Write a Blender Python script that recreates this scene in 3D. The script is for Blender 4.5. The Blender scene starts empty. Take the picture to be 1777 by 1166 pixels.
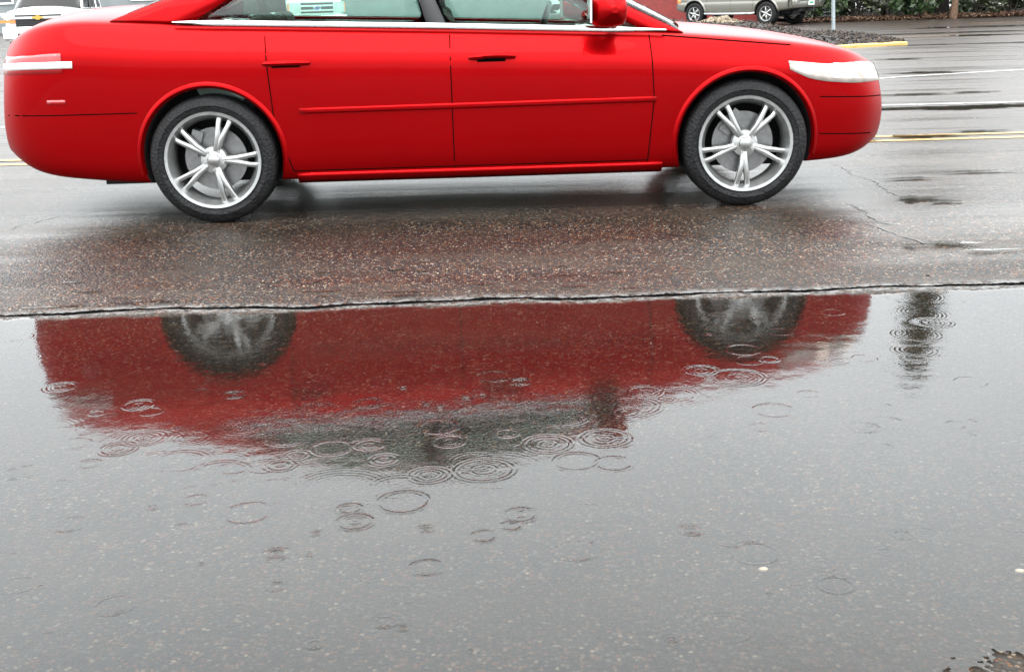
import bpy, math, random
import numpy as np
from mathutils import Vector, Matrix, noise
from mathutils.bvhtree import BVHTree
random.seed(7); rng = np.random.default_rng(7)
R = math.radians; PI = math.pi
SC = bpy.context.scene; COL = SC.collection

# ------------------------------------------------------------------ camera
F_PX, CAM_H, PITCH, ROLL = 2050.0, 1.15, R(16.05), R(1.6)
W_PX, H_PX = 1777.0, 1166.0
fw = Vector((0, math.cos(PITCH), -math.sin(PITCH))); rt = Vector((1, 0, 0)); up = rt.cross(fw)
rt2 = rt*math.cos(ROLL) - up*math.sin(ROLL); up2 = rt*math.sin(ROLL) + up*math.cos(ROLL)
cd = bpy.data.cameras.new('camera'); cam = bpy.data.objects.new('camera', cd); COL.objects.link(cam)
cd.sensor_width = 36; cd.lens = 36*F_PX/W_PX; cd.clip_start = 0.05; cd.clip_end = 3000
M = Matrix((rt2, up2, -fw)).transposed().to_4x4(); M.translation = (0, 0, CAM_H); cam.matrix_world = M
SC.camera = cam
PZ = -0.078          # level of the water standing along the seam
def road_z(y):
    t = min(1, max(0, (y-4.74)/(6.25-4.74))); return (PZ-.004)*(1-(t*t*(3-2*t)*.5+t*.5))
def gsurf(px, py):
    z = 0
    for _ in range(12): z = road_z(gp(px, py, z).y)
    return gp(px, py, z)
def gp(px, py, z=0.0):
    """ground point seen at a place of the photograph (the survey of the site)"""
    d = fw*F_PX + rt2*(px-W_PX/2) - up2*(py-H_PX/2)
    t = (z-CAM_H)/d.z
    return Vector((0, 0, CAM_H)) + d*t

# ------------------------------------------------------------------ world, sun, exposure
SC.view_settings.view_transform = 'Standard'; SC.view_settings.look = 'None'
SC.view_settings.exposure = 1.55; SC.view_settings.gamma = 1
SUN_EL, SUN_ROT = R(62), R(200)
w = bpy.data.worlds.new("World"); SC.world = w; w.use_nodes = True
wt = w.node_tree; wn, wl = wt.nodes, wt.links
bg = wn['Background']; bg.inputs['Strength'].default_value = 0.1
sky = wn.new('ShaderNodeTexSky'); sky.sky_type = 'NISHITA'; sky.sun_disc = False
sky.sun_elevation = SUN_EL; sky.sun_rotation = SUN_ROT
tc = wn.new('ShaderNodeTexCoord'); sep = wn.new('ShaderNodeSeparateXYZ'); wl.new(tc.outputs['Generated'], sep.inputs[0])
cr = wn.new('ShaderNodeValToRGB'); wl.new(sep.outputs['Z'], cr.inputs[0])
e = cr.color_ramp.elements
e[0].position = 0.0; e[0].color = (.47, .49, .50, 1)
e[1].position = 1.0; e[1].color = (1, 1, 1, 1)
for p_, c_ in ((.10, (.53, .555, .565)), (.24, (.65, .68, .695)), (.34, (.83, .87, .89)), (.46, (.98, 1.03, 1.05)), (.62, (1.03, 1.07, 1.09))):
    q = e.new(p_); q.color = (*c_, 1)
nz = wn.new('ShaderNodeTexNoise'); nz.inputs['Scale'].default_value = 2.2; nz.inputs['Detail'].default_value = 5
mp = wn.new('ShaderNodeMapping'); mp.inputs['Scale'].default_value = (1, 1, 2.5)
wl.new(tc.outputs['Generated'], mp.inputs[0]); wl.new(mp.outputs[0], nz.inputs['Vector'])
mr = wn.new('ShaderNodeMapRange'); mr.inputs[1].default_value = .3; mr.inputs[2].default_value = .7
mr.inputs[3].default_value = 17.0; mr.inputs[4].default_value = 20.0
wl.new(nz.outputs[0], mr.inputs[0])
vm = wn.new('ShaderNodeVectorMath'); vm.operation = 'SCALE'; wl.new(cr.outputs[0], vm.inputs[0]); wl.new(mr.outputs[0], vm.inputs['Scale'])
hs = wn.new('ShaderNodeHueSaturation'); hs.inputs['Saturation'].default_value = .3; wl.new(sky.outputs[0], hs.inputs['Color'])
mx = wn.new('ShaderNodeMix'); mx.data_type = 'RGBA'; mx.inputs[0].default_value = .93
wl.new(hs.outputs[0], mx.inputs[6]); wl.new(vm.outputs[0], mx.inputs[7]); wl.new(mx.outputs[2], bg.inputs['Color'])
sl = bpy.data.lights.new('sun', 'SUN'); sl.energy = 0.5; sl.angle = R(40); sl.color = (1, .98, .95)
so = bpy.data.objects.new('sun', sl); COL.objects.link(so)
so.rotation_euler = Vector((-math.sin(SUN_ROT)*math.cos(SUN_EL), -math.cos(SUN_ROT)*math.cos(SUN_EL), -math.sin(SUN_EL))).to_track_quat('-Z', 'Y').to_euler()

# ------------------------------------------------------------------ helpers
def tag(o, label=None, cat=None, group=None, kind=None):
    for k, v in (('label', label), ('category', cat), ('group', group), ('kind', kind)):
        if v: o[k] = v
    return o
def empty(name, loc=(0, 0, 0), rz=0, parent=None):
    o = bpy.data.objects.new(name, None); COL.objects.link(o); o.location = loc; o.rotation_euler = (0, 0, rz)
    o.empty_display_size = .1
    if parent: o.parent = parent
    return o
class MB:
    def __init__(s): s.v = []; s.f = []; s.m = []
    def add(s, vs, fs, mi=0):
        n = len(s.v); s.v += [tuple(p) for p in vs]; s.f += [tuple(i+n for i in f) for f in fs]
        s.m += [mi]*len(fs) if isinstance(mi, int) else list(mi); return s
    def box(s, c, d, rz=0, mi=0, tap=1.0, M_=None):
        x, y, z = d[0]/2, d[1]/2, d[2]/2; vs = []
        for k in (-1, 1):
            t = tap if k > 0 else 1
            for a, b in ((-1, -1), (1, -1), (1, 1), (-1, 1)):
                p = Vector((a*x*t, b*y*t, k*z))
                if M_ is not None: p = M_ @ p
                p = Matrix.Rotation(rz, 3, 'Z') @ p
                vs.append(p + Vector(c))
        return s.add(vs, [(3, 2, 1, 0), (4, 5, 6, 7), (0, 1, 5, 4), (1, 2, 6, 5), (2, 3, 7, 6), (3, 0, 4, 7)], mi)
    def grid(s, P, mi=0, closed_u=False, closed_v=False):
        nu, nv = len(P), len(P[0]); vs = [p for r_ in P for p in r_]; fs = []
        for i in range(nu if closed_u else nu-1):
            for j in range(nv if closed_v else nv-1):
                i2, j2 = (i+1) % nu, (j+1) % nv
                fs.append((i*nv+j, i2*nv+j, i2*nv+j2, i*nv+j2))
        return s.add(vs, fs, mi)
    def tube(s, pts, rad, n=8, mi=0, cap=True):
        pts = [Vector(p) for p in pts]; rr = rad if hasattr(rad, '__len__') else [rad]*len(pts)
        rings = []; prev = None
        for i, p in enumerate(pts):
            t = (pts[min(i+1, len(pts)-1)] - pts[max(i-1, 0)]).normalized()
            a = Vector((0, 0, 1)) if abs(t.z) < .9 else Vector((1, 0, 0))
            u = t.cross(a).normalized() if prev is None else (prev - t*prev.dot(t)).normalized()
            prev = u; v_ = t.cross(u)
            rings.append([p + (u*math.cos(2*PI*k/n) + v_*math.sin(2*PI*k/n))*rr[i] for k in range(n)])
        b = len(s.v); s.grid(rings, mi, closed_v=True)
        if cap:
            s.f.append(tuple(b+k for k in range(n))); s.f.append(tuple(b+(len(pts)-1)*n+k for k in reversed(range(n)))); s.m += [mi, mi]
        return s
    def lathe(s, prof, n=40, mi=0, axis='Y'):
        P = []
        for k in range(n):
            a = 2*PI*k/n
            P.append([(r_*math.cos(a), y_, r_*math.sin(a)) if axis == 'Y' else (r_*math.cos(a), r_*math.sin(a), y_) for r_, y_ in prof])
        return s.grid(P, mi, closed_u=True)
    def build(s, name, mats, parent=None, smooth=True, ang=40):
        me = bpy.data.meshes.new(name); me.from_pydata(s.v, [], s.f)
        mats = mats if isinstance(mats, (list, tuple)) else [mats]
        for m_ in mats: me.materials.append(m_)
        me.polygons.foreach_set('material_index', s.m); me.update()
        if smooth:
            me.polygons.foreach_set('use_smooth', [True]*len(me.polygons)); me.set_sharp_from_angle(angle=R(ang))
        o = bpy.data.objects.new(name, me); COL.objects.link(o)
        if parent: o.parent = parent
        return o
def apply_mods(o):
    dg = bpy.context.evaluated_depsgraph_get(); dg.update()
    me = bpy.data.meshes.new_from_object(o.evaluated_get(dg)); o.modifiers.clear(); o.data = me; return o
def solidify(o, t, off=-1):
    m_ = o.modifiers.new('s', 'SOLIDIFY'); m_.thickness = t; m_.offset = off; return o
def recalc(o):
    import bmesh
    bm = bmesh.new(); bm.from_mesh(o.data); bmesh.ops.recalc_face_normals(bm, faces=bm.faces); bm.to_mesh(o.data); bm.free()

# ------------------------------------------------------------------ materials
def mat(name, col, rough=.5, metal=0, coat=0, coat_r=.03, spec=.5, emis=None, es=0, var=0, vs=8, bump=0, bs=40, ior=1.5):
    m_ = bpy.data.materials.new(name); m_.use_nodes = True; nt = m_.node_tree; p = nt.nodes['Principled BSDF']
    p.inputs['Base Color'].default_value = (*col, 1); p.inputs['Roughness'].default_value = rough
    p.inputs['Metallic'].default_value = metal; p.inputs['Coat Weight'].default_value = coat
    p.inputs['Coat Roughness'].default_value = coat_r; p.inputs['Specular IOR Level'].default_value = spec
    p.inputs['IOR'].default_value = ior
    if emis: p.inputs['Emission Color'].default_value = (*emis, 1); p.inputs['Emission Strength'].default_value = es
    if var or bump:
        t = nt.nodes.new('ShaderNodeTexCoord'); n = nt.nodes.new('ShaderNodeTexNoise')
        n.inputs['Scale'].default_value = vs; n.inputs['Detail'].default_value = 6
        nt.links.new(t.outputs['Object'], n.inputs['Vector'])
        if var:
            h = nt.nodes.new('ShaderNodeHueSaturation'); h.inputs['Color'].default_value = (*col, 1)
            r_ = nt.nodes.new('ShaderNodeMapRange'); r_.inputs[1].default_value = .25; r_.inputs[2].default_value = .75
            r_.inputs[3].default_value = 1-var; r_.inputs[4].default_value = 1+var
            nt.links.new(n.outputs[0], r_.inputs[0]); nt.links.new(r_.outputs[0], h.inputs['Value']); nt.links.new(h.outputs[0], p.inputs['Base Color'])
        if bump:
            n2 = nt.nodes.new('ShaderNodeTexNoise'); n2.inputs['Scale'].default_value = bs; n2.inputs['Detail'].default_value = 5
            nt.links.new(t.outputs['Object'], n2.inputs['Vector'])
            b = nt.nodes.new('ShaderNodeBump'); b.inputs['Strength'].default_value = bump; b.inputs['Distance'].default_value = .02
            nt.links.new(n2.outputs[0], b.inputs['Height']); nt.links.new(b.outputs[0], p.inputs['Normal'])
    return m_
def glass(name, tint, refl=1.0, rough=.0):
    m_ = bpy.data.materials.new(name); m_.use_nodes = True; nt = m_.node_tree; nt.nodes.clear()
    o = nt.nodes.new('ShaderNodeOutputMaterial'); mx_ = nt.nodes.new('ShaderNodeMixShader')
    t = nt.nodes.new('ShaderNodeBsdfTransparent'); t.inputs[0].default_value = (*tint, 1)
    g = nt.nodes.new('ShaderNodeBsdfGlossy'); g.inputs['Roughness'].default_value = rough
    fr = nt.nodes.new('ShaderNodeFresnel'); fr.inputs[0].default_value = 1.45
    nt.links.new(fr.outputs[0], mx_.inputs[0]); nt.links.new(t.outputs[0], mx_.inputs[1]); nt.links.new(g.outputs[0], mx_.inputs[2]); nt.links.new(mx_.outputs[0], o.inputs[0])
    return m_

m_red = mat('red_paint', (.285, .0004, .0016), .38, .84, .09, .03, .1, var=.03, vs=2)
m_pew = mat('pewter_paint', (.135, .13, .108), .35, .35, 1, .05, var=.05, vs=3)
m_white = mat('white_paint', (.78, .79, .78), .35, 0, 1, .05, var=.02, vs=2)
m_chrome = mat('chrome', (.82, .83, .84), .12, 1, bump=.01, bs=60)
m_alloy = mat('alloy', (.40, .405, .40), .30, .9, .2, .1, var=.28, vs=14)
m_rub = mat('rubber', (.006, .006, .0065), .55, 0, 0, spec=.25, var=.5, vs=18, bump=.5, bs=70)
m_blk = mat('black_plastic', (.012, .012, .013), .5, var=.15, vs=20)
m_under = mat('underbody', (.008, .008, .008), .85, var=.3, vs=10)
m_gap = mat('gap_shadow', (.002, .002, .002), 1, spec=0, var=.1)
m_seat = mat('seat_fabric', (.045, .042, .038), .85, var=.15, vs=30)
m_trim = mat('interior_trim', (.05, .05, .05), .7, var=.1, vs=10)
m_rotor = mat('brake_disc', (.18, .18, .18), .35, .8, var=.2, vs=40)
m_glass = glass('green_glass', (.80, .93, .88))
m_glassd = glass('dark_glass', (.25, .28, .28))
m_lamp = mat('headlamp_lens', (.86, .78, .68), .12, .1, 1, .02, emis=(1, .86, .7), es=.5, var=.15, vs=12)
m_house = mat('lamp_housing', (.34, .31, .29), .16, .35, 1, .02, emis=(1, .86, .72), es=.05, var=.3, vs=22)
m_lampoff = mat('clear_lamp', (.55, .57, .58), .15, .5, 1, .02, var=.2, vs=14)
m_tail = mat('tail_lens', (.30, .004, .006), .15, 0, 1, .02, var=.2, vs=18)
m_tailc = mat('reverse_lens', (.78, .74, .72), .15, 0, 1, .02, var=.1, vs=30)
m_amber = mat('amber_lens', (.75, .16, .01), .2, 0, 1, .03, emis=(1, .25, .02), es=.15, var=.15, vs=40)
m_gold = mat('gold_emblem', (.55, .33, .07), .3, .6, var=.1, vs=60)
m_blue = mat('blue_emblem', (.02, .05, .2), .3, 0, 1, var=.1, vs=40)
m_plate = mat('plate_white', (.7, .72, .7), .4, var=.06, vs=30)
m_green = mat('plate_green', (.05, .28, .16), .4, var=.2, vs=60)
m_galv = mat('galvanised', (.32, .36, .38), .45, .6, var=.15, vs=14, bump=.05, bs=80)

# ------------------------------------------------------------------ the road
SEAM_A, SEAM_B = 4.825, .0144          # the long seam: Y = A + B X
def asphalt_mat():
    m_ = bpy.data.materials.new('wet_asphalt'); m_.use_nodes = True; nt = m_.node_tree; N, L = nt.nodes, nt.links
    p = N['Principled BSDF']
    def nd(t, **k):
        n = N.new(t)
        for a, b in k.items():
            if a == 'op': n.operation = b
            elif hasattr(n, a): setattr(n, a, b)
        return n
    def math_(op, a, b=None, c=None, clamp=False):
        n = N.new('ShaderNodeMath'); n.operation = op; n.use_clamp = clamp
        for i, q in enumerate((a, b, c)):
            if q is None: continue
            if isinstance(q, (int, float)): n.inputs[i].default_value = q
            else: L.new(q, n.inputs[i])
        return n.outputs[0]
    def rng_(v, a, b, c, d, smooth=False):
        n = N.new('ShaderNodeMapRange'); L.new(v, n.inputs[0])
        if smooth: n.interpolation_type = 'SMOOTHSTEP'
        for i, q in enumerate((a, b, c, d)): n.inputs[i+1].default_value = q
        return n.outputs[0]
    geo = N.new('ShaderNodeNewGeometry'); pos = geo.outputs['Position']
    sx = N.new('ShaderNodeSeparateXYZ'); L.new(pos, sx.inputs[0]); X, Y = sx.outputs[0], sx.outputs[1]
    def noise_(scale, detail=4, stretch=None, rough=.5):
        n = N.new('ShaderNodeTexNoise'); n.inputs['Scale'].default_value = scale; n.inputs['Detail'].default_value = detail; n.inputs['Roughness'].default_value = rough
        if stretch:
            mp_ = N.new('ShaderNodeMapping'); mp_.inputs['Scale'].default_value = stretch; L.new(pos, mp_.inputs[0]); L.new(mp_.outputs[0], n.inputs['Vector'])
        else: L.new(pos, n.inputs['Vector'])
        return n.outputs[0]
    def voro(scale, rnd=1):
        n = N.new('ShaderNodeTexVoronoi'); n.inputs['Scale'].default_value = scale; n.inputs['Randomness'].default_value = rnd; n.voronoi_dimensions = '2D'
        L.new(pos, n.inputs['Vector']); return n
    def mixc(f, a, b):
        n = N.new('ShaderNodeMix'); n.data_type = 'RGBA'
        if isinstance(f, float): n.inputs[0].default_value = f
        else: L.new(f, n.inputs[0])
        for i, q in ((6, a), (7, b)):
            if isinstance(q, tuple): n.inputs[i].default_value = (*q, 1)
            else: L.new(q, n.inputs[i])
        return n.outputs[2]
    # aggregate stones, two sizes
    v1, v2 = voro(100), voro(58)
    s1 = N.new('ShaderNodeSeparateColor'); L.new(v1.outputs['Color'], s1.inputs[0])
    s2 = N.new('ShaderNodeSeparateColor'); L.new(v2.outputs['Color'], s2.inputs[0])
    ramp = N.new('ShaderNodeValToRGB'); L.new(s1.outputs[0], ramp.inputs[0]); ramp.color_ramp.interpolation = 'CONSTANT'
    el = ramp.color_ramp.elements; el[0].color = (.010, .009, .008, 1); el[1].position = .45; el[1].color = (.022, .017, .014, 1)
    for q, c in ((.62, (.055, .032, .018)), (.76, (.13, .050, .020)), (.86, (.095, .088, .080)), (.94, (.17, .12, .08)), (.985, (.30, .25, .18))):
        z = el.new(q); z.color = (*c, 1)
    big = math_('GREATER_THAN', s2.outputs[0], .955)
    near2 = math_('LESS_THAN', v2.outputs['Distance'], .45)
    bigm = math_('MULTIPLY', big, near2)
    bigc = mixc(s2.outputs[1], (.11, .05, .025), (.26, .22, .18))
    stone = mixc(bigm, ramp.outputs[0], bigc)
    # bitumen between the stones
    d1 = v1.outputs['Distance']
    gap = rng_(d1, .32, .60, 0, 1, True)
    col = mixc(gap, stone, (.012, .012, .012))
    patch = noise_(.9, 4, (.35, 1.6, 1))
    inpud = rng_(Y, 4.70, 4.86, 1, 0, True)
    silt = math_('ADD', math_('MULTIPLY', inpud, rng_(noise_(1.6, 5, (.6, 1.2, 1), .6), .36, .64, .66, .12)), math_('MULTIPLY', rng_(noise_(3.2, 5, (.5, 1.4, 1), .65), .42, .66, 0, .6), math_('SUBTRACT', 1.0, inpud)), clamp=True)
    col = mixc(silt, col, (.033, .025, .018))
    fine = noise_(9, 6)
    valf = math_('MULTIPLY', rng_(patch, .3, .7, .72, 1.25), rng_(fine, .25, .75, .8, 1.2))
    hsv = N.new('ShaderNodeHueSaturation'); valf = math_('MULTIPLY', valf, rng_(Y, 4.7, 4.9, .72, .95)); L.new(col, hsv.inputs['Color']); L.new(valf, hsv.inputs['Value'])
    # long seam between the lanes
    n1, n2 = noise_(1.7, 3), noise_(24, 4, None, .7)
    dline = math_('SUBTRACT', math_('SUBTRACT', Y, math_('MULTIPLY', X, SEAM_B)), SEAM_A)
    dline = math_('ADD', dline, math_('MULTIPLY', math_('SUBTRACT', n1, .5), .15))
    dline = math_('ADD', dline, math_('MULTIPLY', math_('SUBTRACT', n2, .5), .045))
    ad = math_('ABSOLUTE', dline)
    wv = rng_(noise_(6, 3), .3, .7, .012, .030)
    crack = math_('SUBTRACT', 1.0, math_('DIVIDE', ad, wv), clamp=True)
    crackm = math_('MULTIPLY', crack, 2.5, clamp=True)
    lip = rng_(ad, .02, .09, 1, 0, True)
    lipc = mixc(math_('MULTIPLY', lip, rng_(n2, .4, .6, 0, .8, True)), hsv.outputs[0], (.17, .17, .165))  # pale gravel speckle, partly sky glint from its facets put into colour
    col2 = mixc(crackm, lipc, (.003, .003, .003))
    under = rng_(dline, -.10, -.05, .35, 1, True)
    spec = math_('MULTIPLY', math_('SUBTRACT', 1.0, crackm), math_('MULTIPLY', under, rng_(Y, 5.5, 14.0, .27, .60)))
    L.new(spec, p.inputs['Specular IOR Level'])
    L.new(col2, p.inputs['Base Color'])
    # lane: 1 = coarse open lane beyond the seam, 0 = smoother far lanes
    coarse = rng_(Y, 5.5, 6.15, 1, .18, True); track = rng_(Y, 5.75, 6.15, 1, .82, True); track = math_('MAXIMUM', track, rng_(Y, 7.6, 8.6, .82, 1, True))
    # wet streaks along the wheel tracks
    streak = noise_(1.0, 5, (.22, 2.4, 1), .6)
    wet = rng_(streak, .42, .62, 0, 1, True)
    rgh = math_('ADD', math_('MULTIPLY', coarse, .06), rng_(wet, 0, 1, .40, .26))
    rgh = math_('MULTIPLY', math_('ADD', rgh, math_('MULTIPLY', lip, .1)), track)
    L.new(rgh, p.inputs['Roughness'])
    p.inputs['IOR'].default_value = 1.42; 
    # relief
    h = math_('MULTIPLY', rng_(d1, 0, .7, 1, 0), math_('ADD', math_('MULTIPLY', s1.outputs[1], .9), .25))
    h = math_('ADD', h, math_('MULTIPLY', rng_(v2.outputs['Distance'], 0, .6, 1, 0), .5))
    h = math_('MULTIPLY', h, math_('MULTIPLY', coarse, rng_(wet, 0, 1, 1.0, .45)))
    h = math_('ADD', h, math_('MULTIPLY', noise_(45, 5, None, .65), .35))
    h = math_('ADD', h, math_('MULTIPLY', lip, math_('MULTIPLY', n2, 1.6)))
    h = math_('SUBTRACT', h, math_('MULTIPLY', crackm, 5))
    b = N.new('ShaderNodeBump'); b.inputs['Strength'].default_value = .75; b.inputs['Distance'].default_value = .0045
    L.new(h, b.inputs['Height']); L.new(b.outputs[0], p.inputs['Normal'])
    return m_
m_asph = asphalt_mat()

def water_mat(name='water_film', ripples=True):
    m_ = bpy.data.materials.new(name); m_.use_nodes = True; nt = m_.node_tree; N, L = nt.nodes, nt.links; N.clear()
    o = N.new('ShaderNodeOutputMaterial'); mx_ = N.new('ShaderNodeMixShader')
    t = N.new('ShaderNodeBsdfTransparent'); t.inputs[0].default_value = (.80, .80, .77, 1)
    g = N.new('ShaderNodeBsdfGlossy'); g.inputs['Roughness'].default_value = .055
    fr = N.new('ShaderNodeFresnel'); fr.inputs[0].default_value = 1.36
    geo = N.new('ShaderNodeNewGeometry')
    n = N.new('ShaderNodeTexNoise'); n.inputs['Scale'].default_value = 16; n.inputs['Detail'].default_value = 3; L.new(geo.outputs['Position'], n.inputs['Vector'])
    n2 = N.new('ShaderNodeTexNoise'); n2.inputs['Scale'].default_value = 150; n2.inputs['Detail'].default_value = 2; L.new(geo.outputs['Position'], n2.inputs['Vector'])
    a = N.new('ShaderNodeMath'); a.operation = 'MULTIPLY_ADD'; L.new(n2.outputs[0], a.inputs[0]); a.inputs[1].default_value = .10; L.new(n.outputs[0], a.inputs[2])
    b = N.new('ShaderNodeBump'); b.inputs['Strength'].default_value = 1; b.inputs['Distance'].default_value = .0006
    L.new(a.outputs[0], b.inputs['Height'])
    L.new(b.outputs[0], g.inputs['Normal']); L.new(b.outputs[0], fr.inputs['Normal'])
    L.new(fr.outputs[0], mx_.inputs[0]); L.new(t.outputs[0], mx_.inputs[1]); L.new(g.outputs[0], mx_.inputs[2]); L.new(mx_.outputs[0], o.inputs[0])
    return m_
m_water = water_mat()

def sheet(name, poly, z, m_, kind='structure', thick=0):
    me = bpy.data.meshes.new(name); me.from_pydata([(x, y, z) for x, y in poly], [], [tuple(range(len(poly)))])
    me.materials.append(m_); o = bpy.data.objects.new(name, me); COL.objects.link(o)
    if kind: o['kind'] = kind
    return o
ry = [-60, 0, 3, 4.5, 4.70] + list(np.linspace(4.74, 6.25, 24)) + [6.4, 7, 12, 40, 900]
ro_ = MB().grid([[(x, y, road_z(y)) for y in ry] for x in (-500, -60, -6, -2, 2, 6, 60, 500)]).build('road', m_asph, ang=180); ro_['kind'] = 'structure'

# near puddle, a water surface with real rings
RINGS = [  # px, py, outer width in px, kind (0 splash, 1 ring, 2 double ring, 3 many rings)
(615,905,62,2),(480,960,42,2),(480,1018,30,1),(538,962,22,0),(70,1018,18,0),(268,1018,16,0),(315,915,28,1),(240,703,52,2),(262,714,40,1),(405,685,38,2),
(168,717,26,1),(640,772,50,2),(575,778,70,1),(780,766,56,2),(667,797,44,2),(745,824,66,2),(487,807,48,2),(515,790,40,1),(903,663,34,2),(855,653,60,1),
(1217,643,54,2),(1335,624,34,1),(1290,607,60,1),(1232,660,22,0),(1590,545,90,3),(1445,542,40,1),(1065,804,64,1),(1343,712,70,1),(1404,684,36,1),(1500,622,40,1),
(1686,663,56,1),(903,893,56,2),(887,912,36,1),(840,930,44,1),(1200,920,42,2),(1566,928,34,1),(1535,957,26,1),(1320,742,40,1),(1500,742,50,2),(1535,733,60,1),
(669,1079,38,1),(400,1070,90,3),(545,1118,28,1),(820,1129,26,0),(1165,1109,28,0),(740,918,34,0),(430,890,84,1),(340,868,44,1),(270,800,90,3),(950,770,80,2),
(1100,705,110,3),(970,722,110,3),(545,715,100,3),(590,850,170,3),(470,850,130,3),(690,845,120,3),(840,815,100,2),(1050,760,80,2),(1170,685,90,3),(1280,655,90,2),
(1410,590,80,3),(1590,580,90,3),(1590,608,90,3),(130,770,70,3),(205,778,60,2),(310,800,100,3),(380,820,110,3),(40,820,60,2),(90,850,80,1),(30,585,50,1),
(105,672,50,2),(550,925,26,0),(607,882,40,1),(155,805,40,1),(265,880,30,0),(350,978,16,0),(1335,1032,14,0),(1315,903,14,0),(85,1100,14,0),(25,962,16,0),
(30,1015,60,1),(700,673,20,0),(740,702,22,0),(765,708,24,0),(810,692,22,0),(838,686,14,0),(1035,601,18,0),(1130,597,16,0),(1165,553,16,0),(1310,553,16,0),
(245,592,16,0),(270,592,16,0),(455,632,14,0),(490,606,14,0),(1230,580,20,0),(1690,730,26,0),(1660,737,34,1),(1688,753,26,0),(1270,935,60,1),(1310,960,80,1),
(1450,1015,60,1),(1260,1090,120,3),(1000,955,80,1),(740,985,60,1),(200,1050,70,1),(120,910,60,1),(700,1090,30,0),(30,820,60,2),(1620,560,60,2),(1120,680,60,2),
(640,700,50,1),(760,740,70,1),(880,752,40,1),(820,800,90,3),(1000,800,80,1),(700,870,90,1),(500,760,80,3),(420,740,80,3),(330,760,80,3),(250,760,70,2)]
def water_sheet(name, x0, x1, y0, y1, res, with_rings=True, edge=None):
    nx, ny = int((x1-x0)/res)+1, int((y1-y0)/res)+1
    xs = np.linspace(x0, x1, nx); ys = np.linspace(y0, y1, ny)
    XX, YY = np.meshgrid(xs, ys)
    Z = np.zeros_like(XX)
    def ring(cx, cy, rad, kind, amp):
        lam = {0: .011, 1: .015, 2: .015, 3: .016}[kind]; reach = rad + .05
        i0, i1 = np.searchsorted(xs, [cx-reach, cx+reach]); j0, j1 = np.searchsorted(ys, [cy-reach, cy+reach])
        if i1-i0 < 2 or j1-j0 < 2: return
        xx, yy = XX[j0:j1, i0:i1]-cx, YY[j0:j1, i0:i1]-cy; r_ = np.hypot(xx, yy); k = 2*PI/lam
        th = np.arctan2(yy, xx); p1, p2, p3 = rng.uniform(0, 6.28, 3)
        r_ = r_*(1+.014*np.sin(2*th+p1)+.006*np.sin(3*th+p2)); am = .80+.20*np.sin(th+p3)+.10*np.sin(3*th+p1)
        if kind == 0: h = np.cos(k*r_)*np.exp(-(r_/(.9*rad))**2)*1.3
        elif kind == 1: h = np.cos(k*(r_-rad))*np.exp(-((r_-rad)/(.55*lam))**2)
        elif kind == 2:
            h = np.cos(k*(r_-rad))*np.exp(-((r_-rad)/(.8*lam))**2) + .7*np.cos(k*(r_-.45*rad))*np.exp(-((r_-.45*rad)/(.5*lam))**2)
            h += .8*np.cos(k*r_)*np.exp(-(r_/(.6*lam))**2)
        else: h = np.cos(k*(r_-rad))*np.exp(-((r_-rad*rng.uniform(.7, 1.0))/(rng.uniform(.14, .3)*rad))**2)*np.where(r_ < rad*1.25, 1, .3)*.6
        Z[j0:j1, i0:i1] += amp*h*am
    if with_rings:
        for px, py, wd, kd in RINGS:
            c = gp(px, py, PZ); zc = (c-Vector((0, 0, CAM_H))).dot(fw); rad = max(.006, wd/2*zc/F_PX)
            ring(c.x, c.y, rad, kd, {0: .0008, 1: .00055, 2: .00065, 3: .00026}[kd]*rng.uniform(.6, 1.15)*(1.5 if py > 850 else .9))
        for _ in range(260):
            kd = int(rng.choice([0, 0, 1, 1, 2])); rad = {0: .008, 1: rng.uniform(.015, .06), 2: rng.uniform(.02, .045)}[kd]
            ring(rng.uniform(x0, x1), rng.uniform(y0, y1), rad, kd, rng.uniform(.00008, .0003))
        for _ in range(110):   # old, wide and faint ring systems
            ring(rng.uniform(x0, x1), rng.uniform(2.4, y1), rng.uniform(.06, .16), 3, rng.uniform(.00005, .00016))
    keep = edge(XX, YY) if edge else np.ones_like(XX, bool)
    kq = keep[:-1, :-1] & keep[1:, :-1] & keep[:-1, 1:] & keep[1:, 1:]
    idx = np.arange(nx*ny).reshape(ny, nx)
    Q = np.stack([idx[:-1, :-1][kq], idx[:-1, 1:][kq], idx[1:, 1:][kq], idx[1:, :-1][kq]], 1)
    used = np.zeros(nx*ny, bool); used[Q.ravel()] = True
    re = np.cumsum(used)-1; Q = re[Q]
    V = np.stack([XX.ravel(), YY.ravel(), PZ+Z.ravel()], 1)[used]
    me = bpy.data.meshes.new(name); me.vertices.add(len(V)); me.vertices.foreach_set('co', V.ravel().astype(np.float32))
    me.loops.add(Q.size); me.loops.foreach_set('vertex_index', Q.ravel().astype(np.int32))
    me.polygons.add(len(Q)); me.polygons.foreach_set('loop_start', np.arange(0, Q.size, 4, dtype=np.int32))
    me.polygons.foreach_set('use_smooth', np.ones(len(Q), bool)); me.update(calc_edges=True); me.validate()
    me.materials.append(m_water); o = bpy.data.objects.new(name, me); COL.objects.link(o); o['kind'] = 'structure'; return o
def smooth_noise(XX, YY, sc, seed, sxy=(1, 1)):
    r_ = np.random.default_rng(seed); T = r_.random((64, 64)); u = XX*sc*sxy[0]+100.3; v = YY*sc*sxy[1]+57.7
    i, j = np.floor(u).astype(int), np.floor(v).astype(int); a, b = u-i, v-j; a = a*a*(3-2*a); b = b*b*(3-2*b)
    g = lambda p, q: T[p % 64, q % 64]
    return (g(i, j)*(1-a)+g(i+1, j)*a)*(1-b)+(g(i, j+1)*(1-a)+g(i+1, j+1)*a)*b
c_br = gp(1790, 1180, PZ)
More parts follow.
